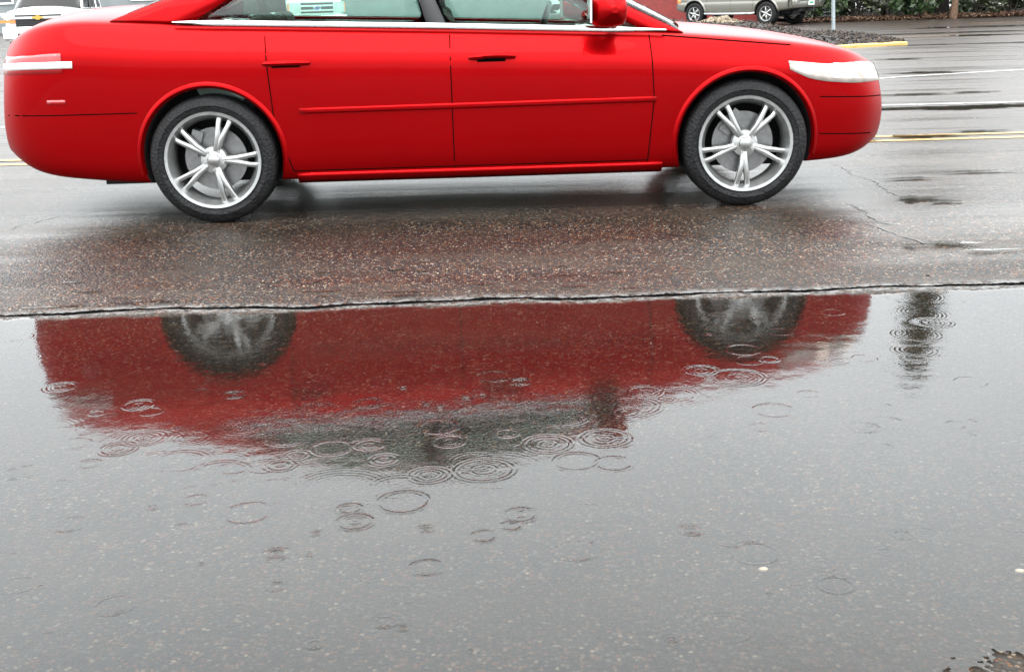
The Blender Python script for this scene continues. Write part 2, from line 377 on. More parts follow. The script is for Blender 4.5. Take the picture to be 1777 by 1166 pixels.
def edge_near(XX, YY):
    n = (smooth_noise(XX, YY, 5, 1)-.5)*.07 + (smooth_noise(XX, YY, 30, 2)-.5)*.035 + (smooth_noise(XX, YY, 110, 3)-.5)*.02
    k = YY < SEAM_A + SEAM_B*XX - .08 + n
    d = np.hypot((XX-c_br.x-.03)/.15, (YY-c_br.y+.01)/.10) + (smooth_noise(XX, YY, 40, 5)-.5)*.7 + (smooth_noise(XX, YY, 120, 6)-.5)*.5
    return k & (d > 1)
water_sheet('puddle_water', -2.45, 2.5, 1.72, 4.93, .0033, True, edge_near)
def edge_out(XX, YY):
    n = (smooth_noise(XX, YY, 2, 1)-.5)*.1
    return (YY < SEAM_A + SEAM_B*XX - .06 + n) & (((XX > 2.51) | (XX < -2.46)) | (YY < 1.71)) & (YY > -2.2 + smooth_noise(XX, YY, 1, 8))
water_sheet('puddle_water', -7, 7, -3, 5.0, .03, False, edge_out)

# small puddles lying in the hollows of the far lanes
def blob(name, cx, cy, hw, hh, z=.009, seed=0, m_=None):
    r_ = random.Random(seed); ph = [r_.uniform(0, 6.28) for _ in range(8)]; pts = []
    for k in range(64):
        a = 2*PI*k/64; q = 1 + .22*math.sin(3*a+ph[0]) + .16*math.sin(5*a+ph[1]) + .12*math.sin(9*a+ph[2]) + .09*math.sin(17*a+ph[3])
        pts.append((cx+hw*q*math.cos(a), cy+hh*q*math.sin(a)))
    return sheet(name, pts, z, m_ or m_water)
for i, (px, py, hw, hh) in enumerate([(1650,188,110,3.2),(1530,190,60,2),(1745,184,50,2.5),(1600,238,62,2.4),(1700,229,44,1.6),(1610,127,62,1.6),(1580,165,60,1.3),(1690,161,40,1),
        (1590,347,34,4),(1640,352,26,2),(1580,312,40,1.6),(1700,300,60,1.5),(1650,425,44,3.5),(1585,428,22,2),(1720,437,50,1.5),(1490,246,40,1.5),(1700,62,60,1.2),(1640,49,50,1),(1740,46,60,.9),(1560,104,40,.8)]):
    a = gsurf(px, py); b = gsurf(px+hw, py); c = gsurf(px, py-hh); blob('puddle_water', a.x, a.y, (b-a).length, abs(c.y-a.y), .0085+.0002*i+road_z(a.y), i)
r_ = random.Random(21)
for i in range(34):     # little pools in the open surface just above the seam
    px = r_.choice([r_.uniform(60, 330), r_.uniform(520, 760), r_.uniform(850, 1180), r_.uniform(60, 1200)]); t_ = r_.random()
    py = 548-.0335*px - 10 - 46*t_**1.4; a = gsurf(px, py); hw = r_.uniform(.02, .09)*(1.2-.5*t_)
    blob('puddle_water', a.x, a.y, hw, r_.uniform(.004, .011), road_z(a.y)+.0028+.00005*i, 100+i)
# painted lines
def paint_mat(name, col, wear=.5):
    m_ = mat(name, col, .3, var=.12, vs=5); nt = m_.node_tree; p = nt.nodes['Principled BSDF']; out = nt.nodes['Material Output']
    n = nt.nodes.new('ShaderNodeTexNoise'); n.inputs['Scale'].default_value = 26; n.inputs['Detail'].default_value = 8; n.inputs['Roughness'].default_value = .7
    g_ = nt.nodes.new('ShaderNodeNewGeometry'); nt.links.new(g_.outputs['Position'], n.inputs['Vector'])
    r_ = nt.nodes.new('ShaderNodeMapRange'); nt.links.new(n.outputs[0], r_.inputs[0]); r_.inputs[1].default_value = wear-.04; r_.inputs[2].default_value = wear+.04
    t = nt.nodes.new('ShaderNodeBsdfTransparent'); mx_ = nt.nodes.new('ShaderNodeMixShader')
    nt.links.new(r_.outputs[0], mx_.inputs[0]); nt.links.new(p.outputs[0], mx_.inputs[1]); nt.links.new(t.outputs[0], mx_.inputs[2]); nt.links.new(mx_.outputs[0], out.inputs[0])
    return m_
m_yel = paint_mat('yellow_road_paint', (.36, .21, .045), .57); m_wht = paint_mat('white_road_paint', (.48, .49, .48), .56); m_yelw = paint_mat('worn_orange_paint', (.42, .2, .06), .50)
def line(name, pts, wd, m_, z=.0045):
    P = [Vector(p) for p in pts]; o = MB(); A = []
    for i, p in enumerate(P):
        t = (P[min(i+1, len(P)-1)]-P[max(i-1, 0)]); n = Vector((-t.y, t.x, 0)).normalized()*wd/2
        A.append([(p.x-n.x, p.y-n.y, z), (p.x+n.x, p.y+n.y, z)])
    q = o.grid(A).build(name, m_, smooth=False); q['kind'] = 'structure'; return q
ya, yb = gp(1500, 241), gp(1777, 236.5)
def yl(off): return [(x, 9.13+off-.004*x, 0) for x in np.linspace(-60, 80, 60)]
line('yellow_line', yl(0), .10, m_yel); line('yellow_line', yl(.27), .10, m_yel, .0047)
line('white_line', [(x, 12.02-.03*x, 0) for x in np.linspace(-60, 60, 40)], .085, m_wht)
line('white_line', [gp(1330, 149), gp(1420, 146), gp(1560, 134.5), gp(1690, 126.5), gp(1777, 122), gp(1950, 114)], .10, m_wht, .0049)
line('orange_line', [gp(x, 68-(x-1500)*.042) for x in range(1500, 1700, 20)], .14, m_yelw)
line('orange_line', [gp(x, 41-(x-1700)*.03) for x in range(1680, 2000, 20)], .2, m_yelw, .0051)
# cracks
m_crk = mat('crack_shadow', (.006, .006, .006), .35, var=.3, vs=30); m_tar = mat('crack_tar', (.008, .008, .008), .18, var=.3, vs=12)
def crack(pxs, wd, seed, jit=.02, m_=m_crk, z=.0035, dens=30):
    r_ = random.Random(seed); P = [gsurf(*p) for p in pxs]; pts = []
    for a, b in zip(P[:-1], P[1:]):
        n = max(3, int((b-a).length*dens)); pts += [a.lerp(b, k/n) for k in range(n)]
    pts.append(P[-1]); off = 0; A = []
    for i, p in enumerate(pts):
        t = (pts[min(i+1, len(pts)-1)]-pts[max(i-1, 0)]); n = Vector((-t.y, t.x, 0)).normalized()
        off = off*.8 + r_.uniform(-jit, jit); w_ = wd*r_.uniform(.25, 1.4)*min(1, .3+i/4, .3+(len(pts)-1-i)/4)
        A.append([(q.x, q.y, road_z(q.y)+z) for q in (p+n*(off-w_/2), p+n*(off+w_/2))])
    q = MB().grid(A).build('road_crack', m_, smooth=False); q['kind'] = 'structure'
crack([(1440,282),(1480,300),(1530,325),(1560,342)], .010, 1); crack([(1465,352),(1500,372),(1530,385),(1560,392)], .010, 2)
crack([(1455,378),(1500,388),(1560,412),(1600,424),(1660,430),(1720,438)], .009, 3)
crack([(0,402),(40,390),(110,375),(200,366)], .008, 4, .02)
crack([(1540,81),(1600,79),(1700,76.5),(1777,74),(1900,70)], .30, 5, .05, m_tar, .0055, 3)
crack([(1440,60),(1530,61),(1600,59.5),(1700,56),(1777,53.5),(1900,49)], .34, 6, .06, m_tar, .0057, 3)
crack([(1500,186),(1600,186),(1777,183),(1950,177)], .04, 8, .02, m_tar, .0053, 6)
crack([(1480,170),(1600,166),(1700,163)], .03, 9, .03, m_tar, .0053, 6)

# ------------------------------------------------------------------ vehicles
def tab(t): 
    xs, vs = zip(*t); return lambda x: float(np.interp(x, xs, vs))
def vehicle(root, S):
    """car body from lengthwise tables; local x forward from the rear bumper, z up"""
    Lg, W, ZS, ZT, ZB = S['L'], tab(S['w']), tab(S['zs']), tab(S['zt']), tab(S['zb'])
    c0, c1 = S['cabin']; paint = S['paint']
    xs = [0, .02, .07, .16, .30]; 
    x = .5
    while x < Lg-.45: xs.append(x); x += .2
    xs += [Lg-.34, Lg-.2, Lg-.1, Lg-.03, Lg]
    xs = sorted(set([round(q, 3) for q in xs] + [c0-.04, c0+.04, c1-.04, c1+.04]))
    rings = []; cols = []
    for x in xs:
        w_, zs, zt, zb = W(x), ZS(x), ZT(x), ZB(x); e_ = min(x, Lg-x); k = 1.0
        if e_ < .3: k = 1 - .10*(1-e_/.3)**2.2
        incab = c0 < x < c1; h = zs-zb; pr = S['prof']
        pts = [(0, zb), (.55*w_, zb), (.90*w_, zb)] + [(a*w_, zb + b*h) for a, b in pr] + [(pr[-1][0]*w_-.035, zs+.004)]
        if incab: pts += [(pr[-1][0]*w_-.06, zs-.04), (pr[-1][0]*w_-.08, .62), (0, .55)]
        else: pts += [(.72*w_, zs+(zt-zs)*.45), (.42*w_, zs+(zt-zs)*.85), (0, zt)]
        ring = []
        for y_, z_ in pts:
            zz = (zs+zb)/2 + (z_-(zs+zb)/2)*k; xx = x
            if x < .5: xx = x + S['rear_shear']*max(0, z_-.55)*(1-x/.5)
            if x > Lg-.6: xx = x - S['nose_shear']*max(0, z_-.5)*((x-Lg+.6)/.6) - S.get('chin', .15)*max(0, .42-z_)*((x-Lg+.6)/.6)
            ring.append((xx, y_*k if e_ < .3 else y_, zz))
        full = ring + [(a, -b, c) for a, b, c in reversed(ring[1:-1])]
        rings.append(full)
    n = len(rings[0]); b = MB()
    kin = len(pr)+4    # first interior row
    mi = []
    for i in range(len(rings)-1):
        mid = (xs[i]+xs[i+1])/2; inc = c0 < mid < c1
        for j in range(n):
            jj = min(j, n-1-j)
            mi.append(1 if (inc and jj >= kin-1) else (2 if jj <= 1 else 0))
    b.grid(rings, mi, closed_v=True)
    for ring, rev in ((0, True), (len(rings)-1, False)):
        base = ring*n; cen = [sum(q[i] for q in rings[ring])/n for i in range(3)]
        off = -.012 if ring == 0 else .03*S.get('nose_bulge', 1)
        inner = [(cen[0]+(q[0]-cen[0])*.55+off, cen[1]+(q[1]-cen[1])*.55, cen[2]+(q[2]-cen[2])*.55) for q in rings[ring]]
        s0 = len(b.v); b.v += inner + [(cen[0]+off*1.3, cen[1], cen[2])]
        for j in range(n):
            j2 = (j+1) % n
            f1 = (base+j, base+j2, s0+j2, s0+j); f2 = (s0+j, s0+j2, s0+n)
            b.f += [f1, f2]; b.m += [0, 0]
    body = b.build('body', [paint, m_trim, m_under], root)
    recalc(body)
    sm = body.modifiers.new('s', 'SUBSURF'); sm.levels = sm.render_levels = 2; apply_mods(body)
    dep = .36
    for wx in S['wheels']:
        for sd in (-1, 1):
            c = MB(); seg = 48; ra = S['arch']
            A = [[(wx+ra*math.cos(2*PI*k/seg), yy, S['wr']+.01+ra*math.sin(2*PI*k/seg)) for yy in (sd*(W(wx)-dep), sd*(W(wx)+.3))] for k in range(seg)]
            c.grid(A, 0, closed_u=True); c.f += [tuple(2*k for k in range(seg)), tuple(2*k+1 for k in reversed(range(seg)))]; c.m += [0, 0]
            co = c.build('cutter', m_under, root, smooth=False); recalc(co)
            bo = body.modifiers.new('b', 'BOOLEAN'); bo.object = co; bo.solver = 'EXACT'
            bo.material_mode = 'TRANSFER'
            apply_mods(body); bpy.data.objects.remove(co)
    body.data.set_sharp_from_angle(angle=R(38))
    body.name = 'body'
    bpy.context.view_layer.update()
    me = body.data; bvh = BVHTree.FromPolygons([v.co for v in me.vertices], [tuple(p.vertices) for p in me.polygons])
    def near(p, off=.004):
        loc, nor, _, _ = bvh.find_nearest(Vector(p))
        return loc, nor
    def side(x, z, sd=-1, off=.004):
        hit = bvh.ray_cast(Vector((x, sd*2, z)), Vector((0, -sd, 0)))
        if hit[0] is None: return Vector((x, sd*W(x), z))
        nr = hit[1]
        if nr.y*sd < 0: nr = -nr
        return hit[0]+nr*off
    S['side'] = side; S['near'] = near; S['W'] = W; S['ZS'] = ZS
    # ---- greenhouse
    G = S['gh']; yb = lambda x: pr[-1][0]*W(x)-.035
    def base(s_): x = G['xb'][0]*(1-s_)+G['xb'][1]*s_; return Vector((x, yb(x), ZS(x)+.004))
    def rail(s_):
        x = G['xr'][0]*(1-s_)+G['xr'][1]*s_
        return Vector((x, G['yr']*(1-.10*(2*s_-1)**4), G['zr']-G['arch']*(2*s_-1.05)**2))
    def P(s_, v, sd): 
        q = base(s_).lerp(rail(s_), v); q.y += .045*math.sin(PI*v); q.x += 0; return Vector((q.x, q.y*sd, q.z))
    frame = MB()
    for sd in (-1, 1):
        for s0, s1, typ in G['cells']:
            ns = max(2, int((s1-s0)*24)); vr = [.0, .035, .3, .5, .7, .93, 1.0]
            if typ == 'glass':
                g_ = MB(); Pn = []
                for i in range(ns+1):
                    s_ = s0+(s1-s0)*i/ns; row = []
                    for v in (.03, .15, .3, .45, .6, .75, .94):
                        q = P(s_, v, sd); q.y -= sd*.006; row.append(tuple(q))
                    Pn.append(row)
                go = g_.grid(Pn).build('side_window', S['glass'], root); solidify(go, .004)
                for v0, v1 in ((0, .035), (.93, 1.0)):
                    frame.grid([[tuple(P(s0+(s1-s0)*i/ns, v, sd)) for v in (v0, v1)] for i in range(ns+1)], 0)
            else:
                frame.grid([[tuple(P(s0+(s1-s0)*i/ns, v, sd)) for v in vr] for i in range(ns+1)], 1 if typ == 'black' else 0)
    ny = 10
    roof = []
    for i in range(13):
        s_ = i/12; r_ = rail(s_); row = []
        for j in range(ny+1):
            t = -1+2*j/ny; z = r_.z + G['crown']*(1-abs(t)**2.4)
            x = r_.x + (G['bul']*.5*(1-t*t) if i == 12 else (-G['bul']*.5*(1-t*t) if i == 0 else 0))
            row.append((x, r_.y*t, z))
        roof.append(row)
    frame.grid(roof, 0)
    fo = frame.build('roof', [paint, m_blk], root); solidify(fo, .022, -1)
    for nm, s_, sg in (('windshield', 1, 1), ('rear_window', 0, -1)):
        A = []
        for i in range(9):
            v = -.02+1.02*i/8; row = []
            for j in range(11):
                t = -1+.2*j; q = base(s_).lerp(rail(s_), max(v, 0)); y_ = q.y+.045*math.sin(PI*max(v, 0))
                z = q.z + (G['crown']*(1-abs(t)**2.4))*max(0, v); x = q.x + sg*G['bul']*(1-t*t)*(1-.5*v)
                row.append((x, y_*t*.995, z - (.02 if v < 0 else 0)))
            A.append(row)
        go = MB().grid(A).build(nm, S['glass'], root); solidify(go, .004)
    if 'floor_pan' in S: pass
    # chassis bottom
    u = MB(); u.box((Lg/2, 0, S['zb'][2][1]+.02), (Lg*.8, W(Lg/2)*1.2, .10)); 
    for wx in S['wheels']: u.tube([(wx, -W(wx)+.12, S['wr']), (wx, W(wx)-.12, S['wr'])], .045, 10)
    u.build('chassis', m_under, root)
    # ---- wheels
    wr, rr = S['wr'], S['rim']; ww = S.get('ww', .22)
    t = MB(); hw = ww/2
    t.lathe([(rr-.01, -hw+.03), (rr+.012, -hw+.006), (rr+.03, -hw), (rr+.045, -hw-.003), (rr+.048, -hw-.008), (wr-.052, -hw-.010), (wr-.049, -hw-.005), (wr-.018, -hw+.004), (wr-.004, -hw+.022), (wr, -hw+.05), (wr-.006, -.035), (wr-.006, -.028), (wr, -.02),
             (wr, .02), (wr-.006, .028), (wr-.006, .035), (wr, hw-.05), (wr-.004, hw-.022), (wr-.018, hw-.004), (wr-.05, hw+.006), (rr+.02, hw), (rr-.01, hw-.03)], 64)
    r_ = MB()
    r_.lathe([(rr-.012, hw-.02), (rr-.028, .02), (rr-.035, -hw+.06), (rr-.018, -hw+.02), (rr-.006, -hw-.002), (rr+.010, -hw-.004), (rr+.012, -hw+.008)], 64)
    nsp = S['spokes']; yo = -hw+.012
    for k in range(nsp):
        for dv in ((-.13, .13) if S.get('twin') else (0,)):
            a0 = 2*PI*k/nsp + .3; a1 = a0+dv; sw = S['spw']
            A = []
            for q, (rad, ang, wd, yy) in enumerate(((.045, a0+dv*.35, sw*1.05, yo+.012), (rr*.45, a0+dv*.6, sw*.9, yo-.004), (rr*.8, a1, sw*.75, yo+.004), (rr-.006, a1*1.0, sw*1.0, yo+.018))):
                cx, cz = rad*math.cos(ang), rad*math.sin(ang); tx, tz = -math.sin(ang), math.cos(ang)
                A.append([(cx-tx*wd/2, yy+.03, cz-tz*wd/2), (cx-tx*wd*.5, yy+.006, cz-tz*wd*.5), (cx-tx*wd*.3, yy, cz-tz*wd*.3), (cx+tx*wd*.3, yy, cz+tz*wd*.3), (cx+tx*wd*.5, yy+.006, cz+tz*wd*.5), (cx+tx*wd/2, yy+.03, cz+tz*wd/2)])
            r_.grid(A, 0, closed_v=True)
    r_.lathe([(.001, yo-.006), (.026, yo-.006), (.032, yo), (.034, yo+.01), (.07, yo+.016), (.075, yo+.035)], 32)
    for k in range(5):
        a = 2*PI*k/5; r_.tube([(.052*math.cos(a), yo+.004, .052*math.sin(a)), (.052*math.cos(a), yo+.02, .052*math.sin(a))], .008, 6)
    bd = MB(); bd.lathe([(.03, -.02), (rr*.68, -.02), (rr*.68, .0), (.03, .0)], 32); bd.box((-rr*.5, -.01, .05), (.06, .07, .14))
    protos = None
    for wx in S['wheels']:
        for sd in (-1, 1):
            yc = sd*(W(wx)-hw-S.get('inset', .02))
            wo = empty('wheel', (wx, yc, wr), 0 if sd < 0 else PI, root)
            if protos is None:
                protos = [t.build('tyre', m_rub, wo), r_.build('rim', S.get('rimmat', m_alloy), wo, ang=50), bd.build('brake_disc', m_rotor, wo)]
            else:
                for p_ in protos: c = p_.copy(); COL.objects.link(c); c.parent = wo
            wo.rotation_euler = (0, random.uniform(0, 1) if sd < 0 else -random.uniform(0, 1), 0 if sd < 0 else PI)
    # ---- seats
    if S.get('seats'):
        for sx_ in S['seats']:
            for sd in (-1, 1):
                st = MB(); st.box((sx_, sd*.37, .56), (.5, .48, .14), tap=.92)
                st.box((sx_-.28, sd*.37, .84), (.12, .46, .52), tap=.8, M_=Matrix.Rotation(-.25, 3, 'Y'))
                so_ = st.build('seat', m_seat, root, smooth=False); bv = so_.modifiers.new('b', 'BEVEL'); bv.width = .04; bv.segments = 3
                hr = MB().box((sx_-.37, sd*.37, 1.17), (.09, .26, .16), tap=.8).tube([(sx_-.36, sd*.37, 1.02), (sx_-.37, sd*.37, 1.14)], .01).build('headrest', m_seat, so_, smooth=False)
                bv = hr.modifiers.new('b', 'BEVEL'); bv.width = .025; bv.segments = 3
    # seams on the sides
    for sd in (-1, 1):
        for poly in S.get('seams', []):
            sm_ = MB(); pts = []
            for (xa, za), (xb, zb_) in zip(poly[:-1], poly[1:]):
                for k in range(12): pts.append((xa+(xb-xa)*k/12, za+(zb_-za)*k/12))
            pts.append(poly[-1]); A = []
            for i, (x, z) in enumerate(pts):
                x2, z2 = pts[min(i+1, len(pts)-1)]; x1, z1 = pts[max(i-1, 0)]
                d = math.hypot(x2-x1, z2-z1) or 1; nx_, nz_ = -(z2-z1)/d*.003, (x2-x1)/d*.003
                A.append([tuple(side(x-nx_, z-nz_, sd, .0012)), tuple(side(x+nx_, z+nz_, sd, .0012))])
            sm_.grid(A).build('door_gap', m_gap, root)
    return S
def side_patch(S, name, top, bot, xa, xb, m_, root, sd=-1, thick=.006, off=.008, n=24, rows=5):
    """panel that follows the flank between two height curves"""
    A = []
    for i in range(n+1):
        x = xa+(xb-xa)*i/n; row = []
        for j in range(rows+1):
            z = bot(x)+(top(x)-bot(x))*j/rows
            row.append(tuple(S['side'](x, z, sd, off)))
        A.append(row)
    o = MB().grid(A).build(name, m_, root); 
    recalc_dir(o, sd); solidify(o, thick+.02, -1); return o
def recalc_dir(o, sd):
    me = o.data
    s_ = sum(p.normal.y for p in me.polygons)
    if s_*sd < 0: me.flip_normals()
def near_patch(S, name, guess, m_, root, off=.006, thick=.012):
    """panel wrapped over the body; guess = grid of points just outside it"""
    A = []
    for row in guess:
        r_ = []
        for p in row:
            p = Vector(p); loc, nor = S['near'](p)
            if nor.dot(p-loc) < 0: nor = -nor
            r_.append(tuple(loc+nor*off))
        A.append(r_)
    o = MB().grid(A).build(name, m_, root)
    me = o.data; c = sum((p.normal.dot(Vector(p.center)-Vector((S['L']/2, 0, .5))) for p in me.polygons))
    if c < 0: me.flip_normals()
    solidify(o, thick, -1); return o

# ---- the red saloon
red = empty('red_car', (-2.775, 7.215, 0), R(1.4))
tag(red, 'glossy red four door saloon with chrome window strip driving on the wet road', 'car')
SR = dict(L=4.90, paint=m_red, glass=m_glass, cabin=(1.0, 3.45), wheels=(1.175, 4.055), arch=.378, wr=.343, rim=.248, ww=.225, spokes=5, twin=True, spw=.034,
    w=[(0, .74), (.08, .79), (.25, .835), (.6, .875), (1.17, .895), (2.4, .90), (3.6, .895), (4.05, .885), (4.4, .855), (4.65, .80), (4.80, .74), (4.90, .66)],
    zs=[(0, 1.00), (.2, 1.07), (.5, 1.085), (1.0, 1.055), (2.4, 1.00), (3.6, .945), (4.05, .905), (4.45, .86), (4.7, .82), (4.90, .75)],
    zt=[(0, 1.03), (.2, 1.12), (.4, 1.155), (.75, 1.165), (3.6, .99), (3.75, .985), (4.05, .955), (4.45, .90), (4.7, .845), (4.90, .77)],
    zb=[(0, .38), (.2, .27), (.8, .215), (4.1, .215), (4.5, .22), (4.75, .24), (4.90, .31)],
    prof=[(.925, .01), (.958, .07), (.975, .26), (.992, .50), (1.0, .72), (.996, .80), (.982, .845), (.915, .975)],
    rear_shear=.16, nose_shear=.22, seats=(1.75, 2.75),
    gh=dict(xb=(.68, 3.72), xr=(1.55, 2.78), yr=.62, zr=1.45, arch=.06, crown=.055, bul=.14,
            cells=[(0, .14, 'body'), (.14, .55, 'glass'), (.55, .585, 'black'), (.585, .93, 'glass'), (.93, 1, 'body')]),
    seams=[[(1.50, .98), (1.52, .55), (1.60, .27)], [(2.47, .96), (2.47, .26)], [(3.53, .93), (3.55, .60), (3.52, .26)], [(1.6, .27), (3.52, .27)], [(3.6, .925), (4.30, .855)], [(.06, .60), (.80, .605)], [(4.46, .58), (4.86, .56)], [(4.47, .38), (4.80, .36)]])
vehicle(red, SR)
ZSf = SR['ZS']
for sd in (-1, 1):
    # chrome strip under the windows
    pts = []
    for i in range(41):
        x = 1.02+(3.62-1.02)*i/40; y = .93*SR['W'](x)-.012; pts.append((x, sd*y, ZSf(x)+.004))
    c = MB(); A = []; pts = [(x, y+sd*.005, z+.006) for x, y, z in pts]
    for i, (x, y, z) in enumerate(pts):
        k = min(1, .2+i/4, .35+(40-i)/8); h_ = .015*k
        A.append([(x, y-sd*.012, z+h_), (x, y+sd*.004, z+h_*.8), (x, y+sd*.008, z), (x, y+sd*.006, z-h_*.9), (x, y-sd*.012, z-h_)])
    c.grid(A, 0, closed_v=True).build('window_strip', m_chrome, red)
    side_patch(SR, 'side_moulding', lambda x: .610+.004*(x-2.5), lambda x: .582+.004*(x-2.5), 1.66, 3.56, m_red, red, sd, .01, .014, rows=3)
    side_patch(SR, 'sill_panel', lambda x: .262, lambda x: .222, 1.62, 3.60, m_red, red, sd, .012, .022, rows=3)
    for hx in (1.60, 2.68):
        A = []
        for k in range(13):
            t = k/12; bow = math.sin(PI*t)**.5*.032+.004; q = SR['side'](hx-.11+.24*t, .845-.004, sd, bow)
            A.append(q)
        hd = MB().tube(A, [.011]+[.014]*11+[.011], 8).build('door_handle', m_red, red)
        cup = [[tuple(SR['side'](hx-.07+.15*i/6, .818+.022*j/4, sd, .0015)) for j in range(5)] for i in range(7)]
        MB().grid(cup).build('handle_recess', m_gap, hd)
    # headlamp
    hg = []
    for i in range(17):
        t = i/16; a = -.05+t*1.15; x = 4.26+.46*math.sin(min(a, 1.45)) ; 
        yy = sd*(.98-.42*t**1.9); x = 4.30+.56*t**.8
        zt_ = .842-.055*t; zb_ = .640+.010*t + .07*(1-t)**4
        if t < .1: zb_ += .03*(1-t/.1)
        hg.append([(x+.05*t, yy, zb_+(zt_-zb_)*j/6) for j in range(7)])
    hlo = near_patch(SR, 'headlight', hg, m_house, red, .007, .02)
    for q, (u_, rr2, mm) in enumerate(((6, .046, m_lamp), (11, .042, m_lamp))):
        cpt = Vector(hg[u_][3]); loc, nor = SR['near'](cpt); nor = nor if nor.dot(cpt-loc) >= 0 else -nor
        uu = nor.cross(Vector((0, 0, 1))).normalized(); vv = nor.cross(uu); A = []
        for rad_, dp in ((.001, .018), (rr2*.55, .017), (rr2*.9, .012), (rr2, .004)):
            A.append([tuple(loc+nor*(dp+.006)+uu*rad_*math.cos(2*PI*k/20)+vv*rad_*.9*math.sin(2*PI*k/20)) for k in range(20)])
        MB().grid(A, 0, closed_v=True).build('bulb' if q < 2 else 'side_marker', mm, hlo)
    near_patch(SR, 'side_marker', [[(.30+.11*i/4, sd*.95, .655+.022*j/2) for j in range(3)] for i in range(5)], m_tail, red, .005, .008)
    # tail lamp with its clear band
    tg = [[(.42-.44*(i/10), sd*(.92-.28*(i/10)**3), .82+.12*j/5) for j in range(6)] for i in range(11)]
    tl = near_patch(SR, 'tail_light', tg, m_tail, red, .005, .015)
    tg = [[(.48-.50*(i/10), sd*(.93-.28*(i/10)**3), .845+.040*j/2) for j in range(3)] for i in range(11)]
    near_patch(SR, 'clear_band', tg, m_tailc, tl, .011, .010)
    # arch flares
    for wx in SR['wheels']:
        A = []
        for k in range(49):
            a = R(-12)+R(204)*k/48; ra = .385; x, z = wx+ra*math.cos(a), .353+ra*math.sin(a)
            if z < .23: continue
            xo, zo = wx+(ra+.02)*math.cos(a), .353+(ra+.02)*math.sin(a)
            p0 = SR['side'](xo, zo, sd, .001); p1 = SR['side'](x, z, sd, .010); p1.x, p1.z = x, z
            p2 = Vector((wx+(ra-.014)*math.cos(a), p1.y-sd*.02, .353+(ra-.014)*math.sin(a)))
            A.append([tuple(p0), tuple(p0.lerp(p1, .5)+Vector((0, sd*.004, 0))), tuple(p1), tuple(p2)])
        MB().grid(A).build('wheel_arch', m_red, red)
    # mirror
    mb = MB(); A = []
    for i in range(9):
        t = -1+2*i/8; s_ = math.sqrt(max(0.03, 1-abs(t)**3)); row = []
        for k in range(12):
            a = 2*PI*k/12; row.append((3.29+.09*s_*math.copysign(abs(math.cos(a))**.6, math.cos(a))+.03*t, sd*(.965+.11*t), 1.065+.085*s_*math.copysign(abs(math.sin(a))**.6, math.sin(a))))
        A.append(row)
    mb.grid(A, 0, closed_v=True); n = len(mb.v); mb.f += [tuple(range(12)), tuple(range(n-12, n))]; mb.m += [0, 0]
    mb.tube([(3.34, sd*.80, .985), (3.33, sd*.90, 1.01)], .028, 8)
    mo = mb.build('mirror', m_red, red); 
    MB().box((3.20, sd*.965, 1.065), (.01, .16, .12)).build('mirror_glass', m_chrome, mo, smooth=False)
# nose and tail furniture
gr = [[(4.9, -.26+.52*i/10, .50+.16*j/4) for j in range(5)] for i in range(11)]
near_patch(SR, 'grille', gr, m_blk, red, .006, .01)
for k in range(3):
    z = .53+.05*k; near_patch(SR, 'grille_bar', [[(4.95, -.25+.5*i/10, z+.01*j) for j in range(2)] for i in range(11)], m_chrome, red, .018, .01)
near_patch(SR, 'air_intake', [[(4.92, -.5+1.0*i/10, .33+.08*j/3) for j in range(4)] for i in range(11)], m_blk, red, .006, .01)
near_patch(SR, 'rear_plate', [[(-.1, -.15+.3*i/4, .70+.15*j/3) for j in range(4)] for i in range(5)], m_plate, red, .01, .01)
st = MB(); P_ = [(3.02+.06*math.sin(2*PI*k/24), .37+.18*math.cos(2*PI*k/24), .93+.17*math.sin(2*PI*k/24)) for k in range(25)]
st.tube(P_, .013, 6); st.tube([(3.02, .37, .93), (3.3, .37, .84)], .025, 6); st.box((3.02, .37, .93), (.03, .30, .05)); st.build('steering_wheel', m_blk, red)
MB().box((3.42, 0, .88), (.30, 1.44, .16), tap=.9).build('dashboard', m_trim, red)

# ---- pewter SUV parked across the lot
fwd = Vector((-.70, .714, 0)); rz = math.atan2(fwd.y, fwd.x)
wr_near = gp(1328, 45)
SS = dict(L=4.75, paint=m_pew, glass=m_glassd, cabin=(.3, 3.25), wheels=(.98, 3.82), arch=.43, wr=.375, rim=.225, ww=.26, spokes=6, spw=.05, inset=.015,
    w=[(0, .86), (.15, .90), (.6, .92), (3.8, .92), (4.3, .90), (4.6, .86), (4.75, .78)],
    zs=[(0, 1.12), (3.4, 1.10), (4.3, 1.06), (4.6, 1.02), (4.75, .92)], zt=[(0, 1.13), (3.4, 1.14), (4.3, 1.12), (4.6, 1.05), (4.75, .94)],
    zb=[(0, .50), (.5, .46), (.8, .40), (3.9, .40), (4.4, .44), (4.75, .52)],
    prof=[(.93, .01), (.975, .06), (.995, .25), (1.0, .45), (.975, .50), (.98, .56), (.975, .80), (.95, .98)],
    rear_shear=.05, nose_shear=.15, chin=.4, seats=(1.5, 2.5),
    gh=dict(xb=(.06, 3.45), xr=(.30, 2.75), yr=.66, zr=1.74, arch=.03, crown=.05, bul=.05,
            cells=[(0, .06, 'body'), (.06, .30, 'glass'), (.30, .35, 'body'), (.35, .60, 'glass'), (.60, .64, 'black'), (.64, .92, 'glass'), (.92, 1, 'body')]),
    seams=[[(1.45, 1.05), (1.47, .75), (1.50, .45)], [(2.35, 1.05), (2.35, .45)], [(3.32, 1.02), (3.34, .45)], [(1.5, .45), (3.34, .45)]])
org = wr_near - fwd*.98 + Vector((fwd.y, -fwd.x, 0))*.0
left = Vector((-fwd.y, fwd.x, 0)); org = wr_near - fwd*.98 - left*.90
suv = empty('parked_suv', (org.x, org.y, 0), rz)
tag(suv, 'pewter coloured SUV with six spoke wheels parked in front of the red wall', 'SUV')
vehicle(suv, SS)
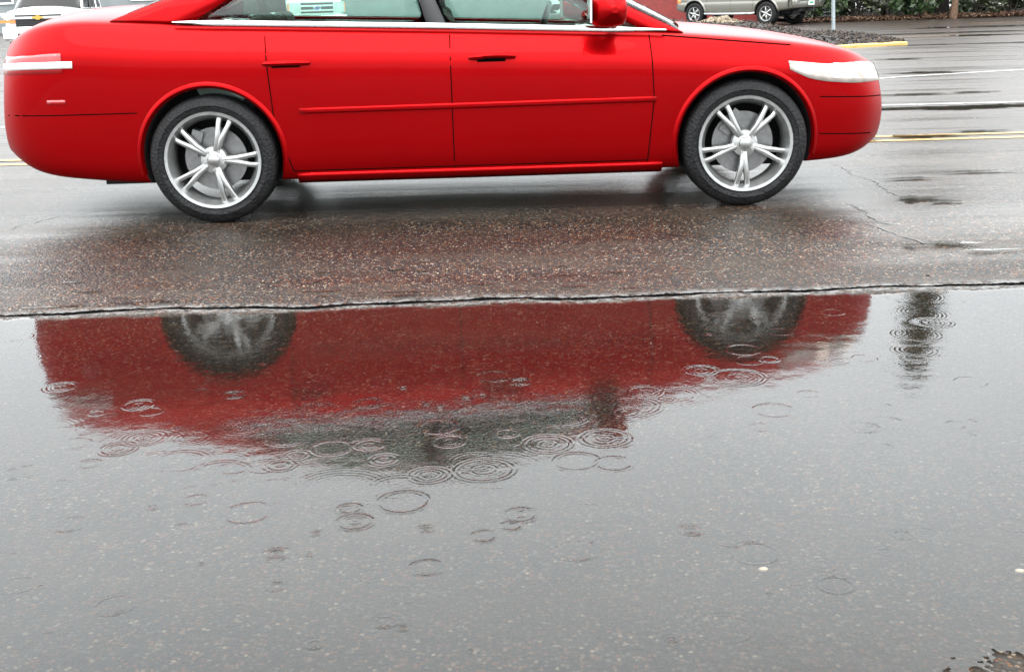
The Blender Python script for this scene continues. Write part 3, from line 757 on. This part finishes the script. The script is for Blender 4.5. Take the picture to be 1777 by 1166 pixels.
for sd in (-1, 1):
    b = MB(); b.tube([(1.42, sd*.90, .40), (1.5, sd*.98, .38), (1.9, sd*1.0, .375), (2.9, sd*1.0, .375), (3.3, sd*.98, .38), (3.38, sd*.90, .40)], .042, 10)
    b.box((2.4, sd*.95, .385), (1.7, .16, .03)); b.build('running_board', m_alloy, suv)
    near_patch(SS, 'tail_light', [[(-.05+.17*i/4, sd*(.9+.05), .80+.34*j/5) for j in range(6)] for i in range(5)], m_tail, suv, .01, .02)
    near_patch(SS, 'headlight', [[(4.75-.25*i/4, sd*(.62+.32*i/4), .86+.14*j/3) for j in range(4)] for i in range(5)], m_lampoff, suv, .01, .02)
    near_patch(SS, 'turn_signal', [[(4.75-.3*i/4, sd*(.66+.30*i/4), .76+.09*j/3) for j in range(4)] for i in range(5)], m_amber, suv, .012, .02)
    A = []
    for wx in SS['wheels']:
        A = []
        for k in range(41):
            a = R(-5)+R(190)*k/40; ra = .435; zz = .385+ra*math.sin(a)
            if zz < .44: continue
            p1 = SS['side'](wx+(ra+.01)*math.cos(a), .385+(ra+.01)*math.sin(a), sd, .03); p0 = SS['side'](wx+(ra+.06)*math.cos(a), .385+(ra+.06)*math.sin(a), sd, .002)
            A.append([tuple(p0), tuple(p0.lerp(p1, .5)+Vector((0, sd*.012, 0))), tuple(p1), (p1.x, p1.y-sd*.06, p1.z)])
        MB().grid(A).build('wheel_arch', m_pew, suv)
bmp = MB()
A = []
for i in range(17):
    t = -1+i/8; y = .93*t; x = -.10+.10*abs(t)**3
    A.append([(x+.16, y, .78), (x+.02, y, .79), (x-.02, y, .74), (x-.02, y, .60), (x+.02, y, .54), (x+.16, y, .52)])
bm_o = bmp.grid(A, 0, closed_v=True).build('rear_bumper', m_pew, suv); 
MB().box((-.10, 0, .795), (.14, 1.1, .02)).build('step_pad', m_blk, bm_o)
for sd in (-1, 1): MB().box((-.115, sd*.74, .74), (.03, .26, .05)).build('bumper_reflector', m_chrome, bm_o)
MB().box((-.13, 0, .70), (.02, .34, .18)).build('licence_plate', m_plate, suv, smooth=False)
MB().box((-.1425, 0, .685), (.004, .22, .06)).build('plate_mark', m_green, suv, smooth=False)
h = MB(); h.box((-.04, 0, .46), (.34, .08, .08)); h.tube([(-.22, 0, .46), (-.22, 0, .56)], .025, 8); h.box((.1, 0, .47), (.1, .8, .07)); h.build('tow_hitch', m_blk, suv)
h = MB(); h.tube([(.3, -.4, .36), (.9, -.35, .36), (2.2, -.3, .34)], .04, 8); h.box((.7, -.1, .38), (.5, .5, .16)); h.box((1.02, 0, .375), (.24, .28, .24), tap=.8); h.build('exhaust', m_blk, suv)
MB().tube([(-.01, -.5, 1.02), (-.02, .5, 1.02)], .02, 8).build('tailgate_handle', m_chrome, suv)

# ---- white pickup facing the road, seen through the car windows
def front_end(root, S, zs_, style):
    pass
fwdp = Vector((.34, -.94, 0)); rzp = math.atan2(fwdp.y, fwdp.x)
SP = dict(L=5.6, paint=m_white, glass=m_glassd, cabin=(2.0, 4.05), wheels=(1.15, 4.70), arch=.46, wr=.39, rim=.22, ww=.26, spokes=5, spw=.06, inset=.015,
    w=[(0, .93), (.2, .96), (5.0, .97), (5.35, .96), (5.5, .94), (5.6, .90)],
    zs=[(0, 1.20), (4.2, 1.20), (5.3, 1.18), (5.5, 1.15), (5.6, 1.06)], zt=[(0, 1.20), (4.2, 1.26), (5.2, 1.25), (5.5, 1.18), (5.6, 1.08)],
    zb=[(0, .52), (.8, .46), (4.8, .44), (5.3, .46), (5.6, .50)],
    prof=[(.95, .01), (.98, .06), (.995, .25), (1.0, .45), (.99, .55), (.985, .66), (.98, .82), (.95, .98)],
    rear_shear=.02, nose_shear=.04, chin=.2, seats=(2.9,), nose_bulge=.4,
    gh=dict(xb=(1.95, 4.2), xr=(2.1, 3.5), yr=.70, zr=1.85, arch=.03, crown=.05, bul=.05,
            cells=[(0, .12, 'body'), (.12, .45, 'glass'), (.45, .5, 'body'), (.5, .92, 'glass'), (.92, 1, 'body')]),
    seams=[[(3.0, 1.1), (3.0, .5)], [(4.05, 1.1), (4.07, .5)]])
fc = gp(553, 64); org = fc - fwdp*5.6
pk = empty('parked_pickup', (org.x, org.y, 0), rzp); tag(pk, 'white pickup truck with barred chrome grille seen through the red car window', 'pickup truck')
vehicle(pk, SP)
g_ = MB(); g_.box((5.60, 0, .93), (.06, 1.12, .40)); go = g_.build('grille', m_blk, pk, smooth=False)
fr = MB()
for z in (.74, 1.12): fr.box((5.635, 0, z), (.05, 1.16, .045))
for y in (-.57, .57): fr.box((5.635, y, .93), (.05, .045, .33))
fr.build('grille_frame', m_chrome, go)
for z in (.85, 1.0): MB().box((5.64, 0, z), (.04, 1.09, .055)).build('grille_bar', m_chrome, go)
em = MB(); em.lathe([(.001, .0), (.115, 0), (.12, .012), (.12, .03)], 32); 
eo = em.build('emblem', m_blue, pk); eo.location = (5.69, 0, .925); eo.rotation_euler = (0, 0, PI/2); eo.scale = (1.05, 1, .55)
em2 = MB(); em2.tube([(.118*math.cos(2*PI*k/32), -.004, .118*math.sin(2*PI*k/32)) for k in range(33)], .008, 6); e2 = em2.build('emblem_rim', m_chrome, eo)
for sd in (-1, 1):
    hl = MB(); hl.box((5.56, sd*.77, .94), (.12, .32, .36)); hl.build('headlight', m_lampoff, pk)
    MB().box((5.52, sd*.935, .94), (.16, .06, .30)).build('turn_signal', m_amber, pk)
bp = MB(); A = []
for i in range(13):
    t = -1+i/6; x = 5.72-.12*abs(t)**3; A.append([(x-.15, t*1.0, .68), (x, t*1.0, .68), (x+.03, t*1.0, .60), (x, t*1.0, .46), (x-.15, t*1.0, .45)])
bp.grid(A, 0, closed_v=True).build('front_bumper', m_chrome, pk)
MB().box((5.765, 0, .56), (.01, .5, .11)).build('bumper_intake', m_blk, pk, smooth=False)

# ---- white SUV at the left, nose towards the road
fwdc = Vector((.16, -.987, 0)); rzc = math.atan2(fwdc.y, fwdc.x)
SCV = dict(L=5.0, paint=m_white, glass=m_glassd, cabin=(.3, 3.5), wheels=(1.0, 4.0), arch=.42, wr=.37, rim=.22, ww=.25, spokes=6, spw=.05, inset=.015,
    w=[(0, .88), (.2, .92), (.6, .95), (4.2, .95), (4.6, .93), (4.85, .88), (5.0, .78)],
    zs=[(0, 1.12), (3.6, 1.12), (4.5, 1.10), (4.8, 1.05), (5.0, .96)], zt=[(0, 1.13), (3.6, 1.22), (4.5, 1.22), (4.8, 1.14), (5.0, 1.0)],
    zb=[(0, .48), (.8, .40), (4.1, .38), (4.6, .30), (5.0, .34)], prof=SP['prof'], rear_shear=.05, nose_shear=.10, chin=.2, seats=(1.5, 2.6), nose_bulge=.5,
    gh=dict(xb=(.1, 3.7), xr=(.35, 2.9), yr=.68, zr=1.76, arch=.03, crown=.05, bul=.06, cells=SS['gh']['cells']),
    seams=[[(2.4, 1.0), (2.4, .45)], [(3.4, 1.0), (3.42, .45)]])
fc = gp(75, 95); org = fc - fwdc*5.0
cv = empty('parked_suv', (org.x, org.y, 0), rzc); tag(cv, 'white SUV with gold emblem on its grille bar standing behind the red car tail', 'SUV')
vehicle(cv, SCV)
g_ = MB(); g_.box((4.985, 0, .86), (.10, 1.14, .30)); go = g_.build('grille', m_blk, cv, smooth=False)
for k in range(5): MB().box((5.03, 0, .745+.055*k), (.03, 1.1, .012)).build('grille_slat', m_under, go)
MB().box((5.04, 0, .935), (.05, 1.70, .055)).build('grille_bar', m_chrome, go)
bw = MB(); pl = [(-.15, -.025), (-.05, -.025), (-.05, -.055), (.05, -.055), (.05, -.025), (.15, -.025), (.13, .025), (.05, .025), (.05, .055), (-.05, .055), (-.05, .025), (-.13, .025)]
vs = [(0, y, z) for y, z in pl]+[(.02, y, z) for y, z in pl]; nn = len(pl)
bw.add(vs, [tuple(reversed(range(nn))), tuple(range(nn, 2*nn))]+[(i, (i+1) % nn, nn+(i+1) % nn, nn+i) for i in range(nn)])
bo = bw.build('emblem', m_gold, cv, smooth=False); bo.location = (5.07, 0, .935)
for sd in (-1, 1):
    MB().box((4.95, sd*.74, 1.01), (.12, .36, .12)).build('headlight', m_lampoff, cv)
    MB().box((4.98, sd*.76, .85), (.10, .40, .065)).build('turn_signal', m_amber, cv)
    MB().tube([(4.98, sd*.7, .55), (5.04, sd*.7, .55)], .05, 12).build('fog_light', m_lampoff, cv)
bp = MB(); A = []
for i in range(13):
    t = -1+i/6; x = 5.06-.14*abs(t)**3; A.append([(x-.2, t*.94, .72), (x, t*.94, .71), (x+.03, t*.94, .64), (x+.01, t*.94, .42), (x-.2, t*.94, .36)])
bp.grid(A, 0, closed_v=True).build('front_bumper', m_white, cv)
MB().box((5.085, 0, .50), (.02, 1.1, .10)).build('bumper_intake', m_blk, cv, smooth=False)
MB().box((5.10, 0, .66), (.02, 1.2, .03)).build('bumper_trim', m_chrome, cv, smooth=False)

# ------------------------------------------------------------------ traffic island
def hfield(name, nx, ny, fn, m_, x0, x1, y0, y1, parent=None):
    A = []
    for i in range(nx+1):
        A.append([fn(x0+(x1-x0)*i/nx, y0+(y1-y0)*j/ny) for j in range(ny+1)])
    return MB().grid(A).build(name, m_, parent, ang=180)
m_mulch = mat('mulch', (.012, .008, .006), .7, var=.6, vs=14, bump=.9, bs=22)
m_rock = mat('rubble', (.20, .16, .11), .8, var=.45, vs=6, bump=.6, bs=14)
m_kerb = mat('yellow_kerb_paint', (.40, .25, .055), .4, var=.2, vs=4, bump=.1, bs=30)
kt = gp(1566, 78); ka = gp(1400, 87.5); kd = (ka-kt); kd.z = 0; kd.normalize()     # kerb runs left from its tip
kn = Vector((kd.y, -kd.x, 0)); kn = kn if kn.y > 0 else -kn
isl = empty('mulch_bed', (kt.x, kt.y, 0)); tag(isl, 'mulch covered traffic island heaped behind a yellow kerb', 'planting bed')
ILEN, IW = 11.0, 9.0
def isl_pt(a, b):     # a: 0..1 along from tip, b: -1..1 across, a tapering tongue
    wd = IW*(.5)*min(1, (a*3.2+.0))**.62
    p = kd*(a*ILEN) + kn*((b+1)*wd*(1))
    return p
def isl_fn(a, b):
    p = isl_pt(a, b); edge = (1-abs(b)**2.2)*min(1, a*7)**.7
    q = Vector((p.x+kt.x, p.y+kt.y, 0))
    z = .06 + .50*edge*(.75+.5*noise.noise(q*.5)) + .07*noise.noise(q*1.9)*edge + .035*noise.noise(q*6)*edge + .02*noise.noise(q*14)
    return (p.x, p.y, max(.03, z))
mo = hfield('mulch', 150, 90, isl_fn, m_mulch, 0, 1, -1, 1, isl)
chips = MB(); rr_ = random.Random(3)
for _ in range(9000):
    a, b = rr_.random()**1.3, rr_.uniform(-1, .6); x, y, z = isl_fn(a, b)
    M_ = Matrix.Rotation(rr_.uniform(0, 6.3), 3, 'Z') @ Matrix.Rotation(rr_.uniform(-.9, .9), 3, 'Y') @ Matrix.Rotation(rr_.uniform(0, 3), 3, 'X')
    l_ = rr_.uniform(.03, .12)
    chips.box((x, y, z+.012), (l_, l_*.25, .012), M_=M_, mi=rr_.choice([0, 0, 0, 1, 1, 2]))
m_c2 = mat('mulch_brown', (.035, .023, .016), .7, var=.4, vs=20); m_c3 = mat('mulch_tan', (.075, .048, .03), .7, var=.4, vs=20)
m_c1 = mat('mulch_dark', (.012, .009, .007), .7, var=.4, vs=20)
tag(chips.build('mulch_chips', [m_c1, m_c2, m_c3], isl, smooth=False), kind='stuff')
kb = MB(); A = []
for i in range(61):
    a = i/60; p = kd*(a*ILEN)-kn*.02
    jz = .012*noise.noise(Vector((a*30, 0, 0))); A.append([(p.x+kn.x*o_, p.y+kn.y*o_, z_+jz*(z_ > .04)) for o_, z_ in ((-.12, 0), (-.115, .045), (-.09, .060), (.02, .064), (.03, 0))])
kb.grid(A, 0, closed_v=True); kb.f += [tuple(range(5)), tuple(range(len(kb.v)-5, len(kb.v)))]; kb.m += [0, 0]
kb.build('kerb', m_kerb, isl)
# rubble heap
rp = gp(1243, 47); rb = MB(); r2 = random.Random(5)
A = []
for i in range(41):
    row = []
    for j in range(31):
        u, v = -1+i/20, -1+j/15; d = math.hypot(u, v); q = Vector((u*1.1, v*.8, 0))
        z = max(-.02, .34*max(0, 1-d**1.7)*(.8+.7*noise.noise(q*3+Vector((4, 2, 0)))) + .06*noise.noise(q*9)*(d < 1))
        row.append((q.x, q.y, z))
    A.append(row)
rb.grid(A)
for _ in range(260):
    a, d = r2.uniform(0, 6.28), r2.random()**.6; s_ = r2.uniform(.02, .075)
    M_ = Matrix.Rotation(r2.uniform(0, 6), 3, 'Z') @ Matrix.Rotation(r2.uniform(0, 6), 3, 'X')
    rb.box((1.05*d*math.cos(a), .75*d*math.sin(a), .30*(1-d**1.7)+.01), (s_, s_*.8, s_*.7), M_=M_, tap=.6)
ro = rb.build('rubble_heap', m_rock, ang=30); ro.location = (rp.x, rp.y-.6, 0); tag(ro, 'heap of tan rubble beside the pewter SUV front wheel', 'rubble')

# sign post
pp = gp(1446.5, 54); po = empty('sign_post', (pp.x, pp.y, 0)); tag(po, 'galvanised steel sign post standing in the mulch island', 'sign post')
ps = MB(); hgt = 3.1
A = []
for z in np.linspace(0, hgt, 12):
    A.append([(-.048, -.0, z), (-.048, .012, z), (-.024, .012, z), (-.02, -.03, z), (.02, -.03, z), (.024, .012, z), (.048, .012, z), (.048, -.0, z), (.03, -.002, z), (.026, -.045, z), (-.026, -.045, z), (-.03, -.002, z)])
ps.grid(A, 0, closed_v=True).build('post', m_galv, po, smooth=False)
hl = MB()
for k in range(30): hl.lathe([(.001, -.002), (.006, -.002), (.006, 0)], 8); [hl.v.__setitem__(i, (hl.v[i][0], hl.v[i][1]-.045, hl.v[i][2]+.15+k*.09)) for i in range(len(hl.v)-24, len(hl.v))]
hl.build('bolt_holes', m_blk, po)
pn = MB(); pn.box((0, -.055, 2.72), (.60, .008, .72)); pn.build('sign_panel', m_galv, po, smooth=False)
po.rotation_euler = (0, R(-3.2), 0)

# ------------------------------------------------------------------ red building, louvre unit, grey building
m_brick = bpy.data.materials.new('red_brick'); m_brick.use_nodes = True; nt = m_brick.node_tree; p = nt.nodes['Principled BSDF']
bt = nt.nodes.new('ShaderNodeTexBrick'); t_ = nt.nodes.new('ShaderNodeTexCoord'); mpn = nt.nodes.new('ShaderNodeMapping'); mpn.inputs['Rotation'].default_value = (R(90), 0, 0)
nt.links.new(t_.outputs['Object'], mpn.inputs[0]); nt.links.new(mpn.outputs[0], bt.inputs['Vector'])
bt.inputs['Color1'].default_value = (.24, .028, .022, 1); bt.inputs['Color2'].default_value = (.17, .022, .02, 1); bt.inputs['Mortar'].default_value = (.12, .03, .025, 1)
bt.inputs['Scale'].default_value = 4.6; bt.inputs['Mortar Size'].default_value = .012; nt.links.new(bt.outputs[0], p.inputs['Base Color']); p.inputs['Roughness'].default_value = .5
m_grey = mat('grey_wall', (.16, .18, .185), .7, var=.15, vs=1.5, bump=.1, bs=8); m_win = mat('window_glass', (.03, .04, .045), .08, 0, 1, var=.2, vs=1)
m_roof = mat('grey_roof', (.10, .10, .105), .7, var=.2, vs=3)
def building(name, x0, x1, y, dep, h_, wall, nwin, label, roofover=.3, door=None):
    o = empty(name, ((x0+x1)/2, y+dep/2, 0)); tag(o, label, 'building'); W_ = x1-x0
    b = MB(); b.box((0, 0, h_/2), (W_, dep, h_)); b.build('wall', wall, o, smooth=False)
    r_ = MB(); r_.box((0, 0, h_+.12), (W_+2*roofover, dep+2*roofover, .24)); r_.build('roof', m_roof, o, smooth=False)
    for k in range(nwin):
        wx = -W_/2 + (k+.5)*W_/nwin
        fo = MB()
        for (cx, cz, a, b_) in ((wx, 1.45, 1.5, .08), (wx, 2.65, 1.5, .08), (wx-.71, 2.05, .08, 1.13), (wx+.71, 2.05, .08, 1.13)): fo.box((cx, -dep/2-.03, cz), (a, .08, b_))
        f_ = fo.build('window', m_white, o, smooth=False)
        MB().box((wx, -dep/2-.012, 2.05), (1.34, .02, 1.13)).build('pane', m_win, f_, smooth=False)
    return o
wl_ = gp(1372, 40); wl0 = gp(1040, 46)
building('brick_building', 2.6, 11.3, 47.0, 9, 4.2, m_brick, 3, 'low red brick building behind the pewter SUV')
building('grey_building', -42, 2.4, 62, 12, 4.5, m_grey, 12, 'long grey building at the back of the lot behind the white vehicles')
lv = empty('vent_unit', (12.05, 45.6, 0)); tag(lv, 'grey louvred air conditioning unit at the corner of the red building', 'vent unit')
MB().box((0, 0, .75), (1.15, 1.0, 1.5)).build('casing', mat('unit_grey', (.30, .33, .36), .5, .2, var=.1, vs=5), lv, smooth=False)
lo = MB()
for k in range(13): lo.box((.18, -.515, .14+k*.105), (.72, .05, .028), M_=Matrix.Rotation(.5, 3, 'X'))
lo.build('louvre', mat('louvre_grey', (.42, .45, .48), .45, .3, var=.1, vs=5), lv, smooth=False)
MB().box((.18, -.504, .77), (.74, .006, 1.38)).build('louvre_opening', m_blk, lv, smooth=False)
# low steel posts in front of the grey building
for i, (px, py) in enumerate(((147, 17), (164, 16.5), (182, 16), (225, 15))):
    q = gp(px, py+18); b = MB(); b.tube([(0, 0, 0), (0, 0, 1.15)], .07, 12); b.lathe([(.07, 1.15), (.05, 1.2), (.001, 1.22)], 12, axis='Z')
    o = b.build('bollard', m_blk); o.location = (q.x, q.y, 0)
    tag(o, ['dark bollard first right of the white SUV bonnet', 'dark bollard second right of the white SUV bonnet', 'dark bollard third right of the white SUV bonnet', 'dark bollard standing apart farthest right of the white SUV bonnet'][i], 'bollard', 'bollards in front of the grey building')

# ------------------------------------------------------------------ woods
def leaf_mat(name, c1, c2):
    m_ = bpy.data.materials.new(name); m_.use_nodes = True; nt = m_.node_tree; p = nt.nodes['Principled BSDF']
    g_ = nt.nodes.new('ShaderNodeNewGeometry'); n = nt.nodes.new('ShaderNodeTexNoise'); n.inputs['Scale'].default_value = 1.6; n.inputs['Detail'].default_value = 3
    nt.links.new(g_.outputs['Position'], n.inputs['Vector'])
    a = nt.nodes.new('ShaderNodeMath'); a.operation = 'MULTIPLY_ADD'; nt.links.new(g_.outputs['Random Per Island'], a.inputs[0]); a.inputs[1].default_value = .5; nt.links.new(n.outputs[0], a.inputs[2])
    r_ = nt.nodes.new('ShaderNodeValToRGB'); nt.links.new(a.outputs[0], r_.inputs[0]); r_.color_ramp.elements[0].position = .45; r_.color_ramp.elements[0].color = (*c1, 1)
    r_.color_ramp.elements[1].position = 1.0; r_.color_ramp.elements[1].color = (*c2, 1); nt.links.new(r_.outputs[0], p.inputs['Base Color']); p.inputs['Roughness'].default_value = .45
    return m_
m_leaf = leaf_mat('evergreen_leaf', (.005, .009, .004), (.030, .060, .014)); m_leaf2 = leaf_mat('olive_leaf', (.009, .012, .005), (.04, .05, .02)); m_leafd = leaf_mat('conifer_leaf', (.03, .035, .015), (.08, .085, .04))
m_bark = mat('bark', (.10, .055, .032), .85, var=.4, vs=9, bump=.6, bs=20); m_barkg = mat('grey_bark', (.06, .05, .042), .85, var=.4, vs=9, bump=.6, bs=20)
def leaves(mb, c, rad, n, size, r_, flat=.8):
    c = Vector(c)
    for _ in range(n):
        d = Vector((r_.gauss(0, 1), r_.gauss(0, 1), r_.gauss(0, 1))).normalized()*rad*r_.random()**.4; d.z *= flat
        p = c+d; u = Vector((r_.gauss(0, 1), r_.gauss(0, 1), r_.gauss(0, .6))).normalized(); v = u.cross(Vector((r_.gauss(0, 1), r_.gauss(0, 1), r_.gauss(0, 1)))).normalized()
        s_ = size*r_.uniform(.6, 1.4); p.z = max(p.z, .02)
        mb.add([p-u*s_, p-v*s_*.45, p+u*s_, p+v*s_*.45], [(0, 1, 2, 3)])
def shrub_parts(seed, h_, rad, nleaf, size, m_):
    r_ = random.Random(seed); st = MB()
    tips = []
    for k in range(7):
        a = r_.uniform(0, 6.28); q = Vector((math.cos(a), math.sin(a), 0))
        tip = q*rad*r_.uniform(.3, .8)+Vector((0, 0, h_*r_.uniform(.5, .95))); st.tube([q*.05, tip*.5+q*.1, tip], [.035, .022, .008], 6); tips += [tip, tip*.55]
    lf = MB(); ncl = 26
    for k in range(ncl):
        a = r_.uniform(0, 6.28); d = rad*r_.random()**.5; z = h_*r_.uniform(.06, 1); d *= (1.1-.5*(z/h_)**2)
        leaves(lf, (d*math.cos(a), d*math.sin(a), z), rad*r_.uniform(.22, .42), nleaf//ncl, size, r_)
    return lf, st
def copy_tree(o, parent=None):
    c = o.copy(); COL.objects.link(c)
    if parent: c.parent = parent
    for ch in [q for q in list(COL.objects) if q.parent == o]: copy_tree(ch, c)
    return c
place = ['beside the sign post', 'second along the wood edge from the sign post', 'third along the wood edge from the sign post', 'fourth along the wood edge from the sign post', 'left of the first bare trunk', 'between the two bare trunks', 'just right of the second bare trunk', 'near the right edge of the photo', 'at the far right edge of the wood']
protos = []
for v in range(3):
    sh = empty('evergreen_shrub'); lf, st = shrub_parts(v+1, 3.2, 1.15, 3600, .085, m_leaf)
    lf.build('foliage', [m_leaf, m_leaf2, m_leaf][v], sh, smooth=False); st.build('stem', m_barkg, sh); protos.append(sh)
k = 0
for i in range(16):
    X = 10.6+i*1.45 + random.uniform(-.25, .25)
    Yb = 41.8 + (X-11)*.12 + (i % 2)*.5
    if i == 0: Yb += .3
    o = protos[i] if i < 3 else copy_tree(protos[i % 3])
    o.location = (X, Yb, 0); o.rotation_euler = (0, 0, random.uniform(0, 6.28)); s_ = random.uniform(.85, 1.2); o.scale = (s_, s_, s_*random.uniform(.9, 1.25))
    bright = ['pale green', 'dark green', 'mid green'][i % 3]
    ordn = ['first', 'second', 'third', 'fourth', 'fifth', 'sixth', 'seventh', 'eighth', 'ninth', 'tenth', 'eleventh', 'twelfth', 'thirteenth', 'fourteenth', 'fifteenth', 'sixteenth'][i]
    tag(o, f'leafy evergreen shrub at the edge of the wood, {ordn} from the louvred unit', 'shrub', 'shrubs along the edge of the wood')
# trees
def tree(name, x, y, h_, crown0, rad, seed, label, leaf, bark, tr=.16, nl=4200, size=.14, lean=0, conifer=False):
    r_ = random.Random(seed); o = empty(name, (x, y, 0)); tag(o, label, 'tree', 'trees of the wood')
    t = MB(); P_ = [(lean*z + .08*math.sin(z*1.3+seed), .06*math.cos(z+seed), z) for z in np.linspace(0, h_*.95, 9)]
    t.tube(P_, [tr*(1.35 if i == 0 else 1)*(1-.8*i/8) for i in range(9)], 10)
    cl = []
    for k in range(16 if not conifer else 46):
        z = crown0+(h_-crown0)*(k+.5)/(16 if not conifer else 46); a = r_.uniform(0, 6.28)
        rr2 = rad*(math.sin(PI*min(1, (z-crown0)/(h_-crown0)*.8+.15))*.9) if not conifer else rad*(1.05-(z-crown0)/(h_-crown0))*r_.uniform(.6, 1.2)
        q = Vector((lean*z+rr2*math.cos(a)*.75, rr2*math.sin(a)*.75, z+.1*rad)); t.tube([(lean*z*.9, 0, z-.3*rad), tuple(q.lerp(Vector((lean*z, 0, z)), .4)), tuple(q)], [tr*.35, tr*.2, tr*.06], 6); cl.append(q)
    t.build('trunk', bark, o)
    lf = MB()
    for q in cl: leaves(lf, q, rad*(.42 if not conifer else .33)*r_.uniform(.7, 1.2), nl//len(cl), size, r_)
    lf.build('crown', leaf, o, smooth=False); return o
tX = lambda px, d: gp(px, 33).x*d/40.9
tree('tree', gp(1628, 35).x, 41.5, 7.2, 3.0, 2.2, 11, 'tree with bare tan trunk, left one of the pair at the wood edge', m_leaf2, m_bark, .075)
tree('tree', gp(1679, 34).x, 41.3, 7.6, 3.2, 2.3, 12, 'tree with bare tan trunk, right one of the pair at the wood edge', m_leaf2, m_bark, .10, lean=-.03)
tree('conifer_tree', 15.95, 44.5, 13.2, 4.5, 1.6, 13, 'tall narrow dark conifer rising above the wood', m_leafd, m_barkg, .2, nl=6500, size=.13, conifer=True)
for i in range(10):
    tree('tree', 12.5+i*2.6+random.uniform(-.5, .5), 45.5+random.uniform(-.6, 1.2), random.uniform(5.6, 7.0), 1.2, 2.3, 20+i,
         'dark tree inside the wood, %s from the building corner' % ['first', 'second', 'third', 'fourth', 'fifth', 'sixth', 'seventh', 'eighth', 'ninth', 'tenth'][i], m_leaf, m_barkg, .13, nl=5200, size=.15)
# far wood mass behind
fw_ = MB(); r_ = random.Random(9)
for k in range(130):
    leaves(fw_, (11.8+k*.27, 49+r_.uniform(-.8, 2.5), r_.uniform(.2, 5.2)), 1.5, 150, .2, r_)
tag(fw_.build('wood_thicket', m_leaf, smooth=False), 'dark mass of undergrowth deep inside the wood', 'wood', kind='stuff')
fw_ = MB()
for k in range(620):
    leaves(fw_, (-75+(k % 240)*.36, 80+r_.uniform(-2, 4), r_.uniform(.5, 12.5)), 2.8, 60, .5, r_)  # trees made taller and denser to block low sky mirrored in the asphalt
tag(fw_.build('far_wood_sky_block', m_leaf, smooth=False), 'far belt of dark trees behind the grey building, heightened to block low sky', 'wood', kind='stuff')
# twigs leaning at the wood edge, ground strip and litter
m_soil = mat('forest_floor', (.035, .026, .018), .9, var=.5, vs=5, bump=.5, bs=10)
A = []
for i in range(120):
    x = 9.8+i*.42; yb_ = 40.9+(x-11)*.10+.15*noise.noise(Vector((x, 0, 0)))
    A.append([(x, yb_, .001), (x, yb_+.5, .09), (x, yb_+1.4, .12), (x, yb_+14, .15)])
fo = MB().grid(A).build('forest_floor', m_soil, ang=180); fo['kind'] = 'structure'
lt = MB(); r_ = random.Random(12)
for _ in range(7000):
    x = r_.uniform(9.8, 26); y = 40.9+(x-11)*.10+abs(r_.gauss(0, .3))-.05; s_ = r_.uniform(.03, .08)
    u = Vector((r_.gauss(0, 1), r_.gauss(0, 1), r_.gauss(0, .5))).normalized()*s_; v = u.cross(Vector((r_.gauss(0, .4), r_.gauss(0, .4), 1))).normalized()*s_*.6; p_ = Vector((x, y, .03+.1*min(1, max(0, y-(40.9+(x-11)*.10))*2)+r_.uniform(0, .05)))
    lt.add([p_-u, p_-v, p_+u, p_+v], [(0, 1, 2, 3)], r_.choice([0, 0, 1]))
tag(lt.build('leaf_litter', [mat('dead_leaf', (.07, .032, .016), .7, var=.5, vs=2), mat('pale_leaf', (.14, .085, .05), .7, var=.4, vs=2)], smooth=False), 'fallen brown leaves scattered along the wood edge', 'leaf litter', kind='stuff')
for i, (pts, lab) in enumerate((([(1598, 30), (1580, 0)], 'thin bare sapling leaning left in front of the wood'), ([(1768, 27), (1745, 6), (1735, 14)], 'bare arched twig at the right end of the wood edge'))):
    q = gp(*pts[0]); b = MB(); P_ = [Vector((0, 0, .02))]
    if i == 0: P_ += [Vector((-.2, 0, .5)), Vector((-.45, .05, 1.1)), Vector((-.8, .1, 2.0))]
    else: P_ += [Vector((-.25, 0, .38)), Vector((-.55, 0, .5)), Vector((-.75, 0, .3)), Vector((-.8, 0, .05))]
    b.tube(P_, [.03, .024, .018, .012, .008][:len(P_)], 6); o = b.build('sapling', m_bark); o.location = (q.x, q.y, 0.0); tag(o, lab, 'sapling')

# ------------------------------------------------------------------ small stones
m_st = mat('stone_dark', (.05, .05, .048), .5, var=.4, vs=60); m_stp = mat('stone_pale', (.20, .16, .12), .5, var=.2, vs=60)
for px, py, rad, m_, lab in ((1610, 478, .009, m_st, 'small dark stone lying on the asphalt above the seam'), (1325, 989, .011, m_stp, 'pale flat stone lying under the puddle water'), (1770, 992, .011, m_stp, 'pale stone at the right edge of the photo near the puddle rim')):
    q = gsurf(px, py) if py < 500 else gp(px, py, PZ-.004); b = MB(); A = []
    for i in range(7):
        th = PI*i/6; A.append([(rad*math.sin(th)*math.cos(2*PI*k/10)*(1+.25*noise.noise(Vector((k*1.3, i, px)))), rad*.8*math.sin(th)*math.sin(2*PI*k/10), rad*.55*math.cos(th)) for k in range(10)])
    o = b.grid(A, 0, closed_v=True).build('pebble', m_); o.location = (q.x, q.y, q.z + (rad*.45 if m_ is m_st else .001)); tag(o, lab, 'pebble')
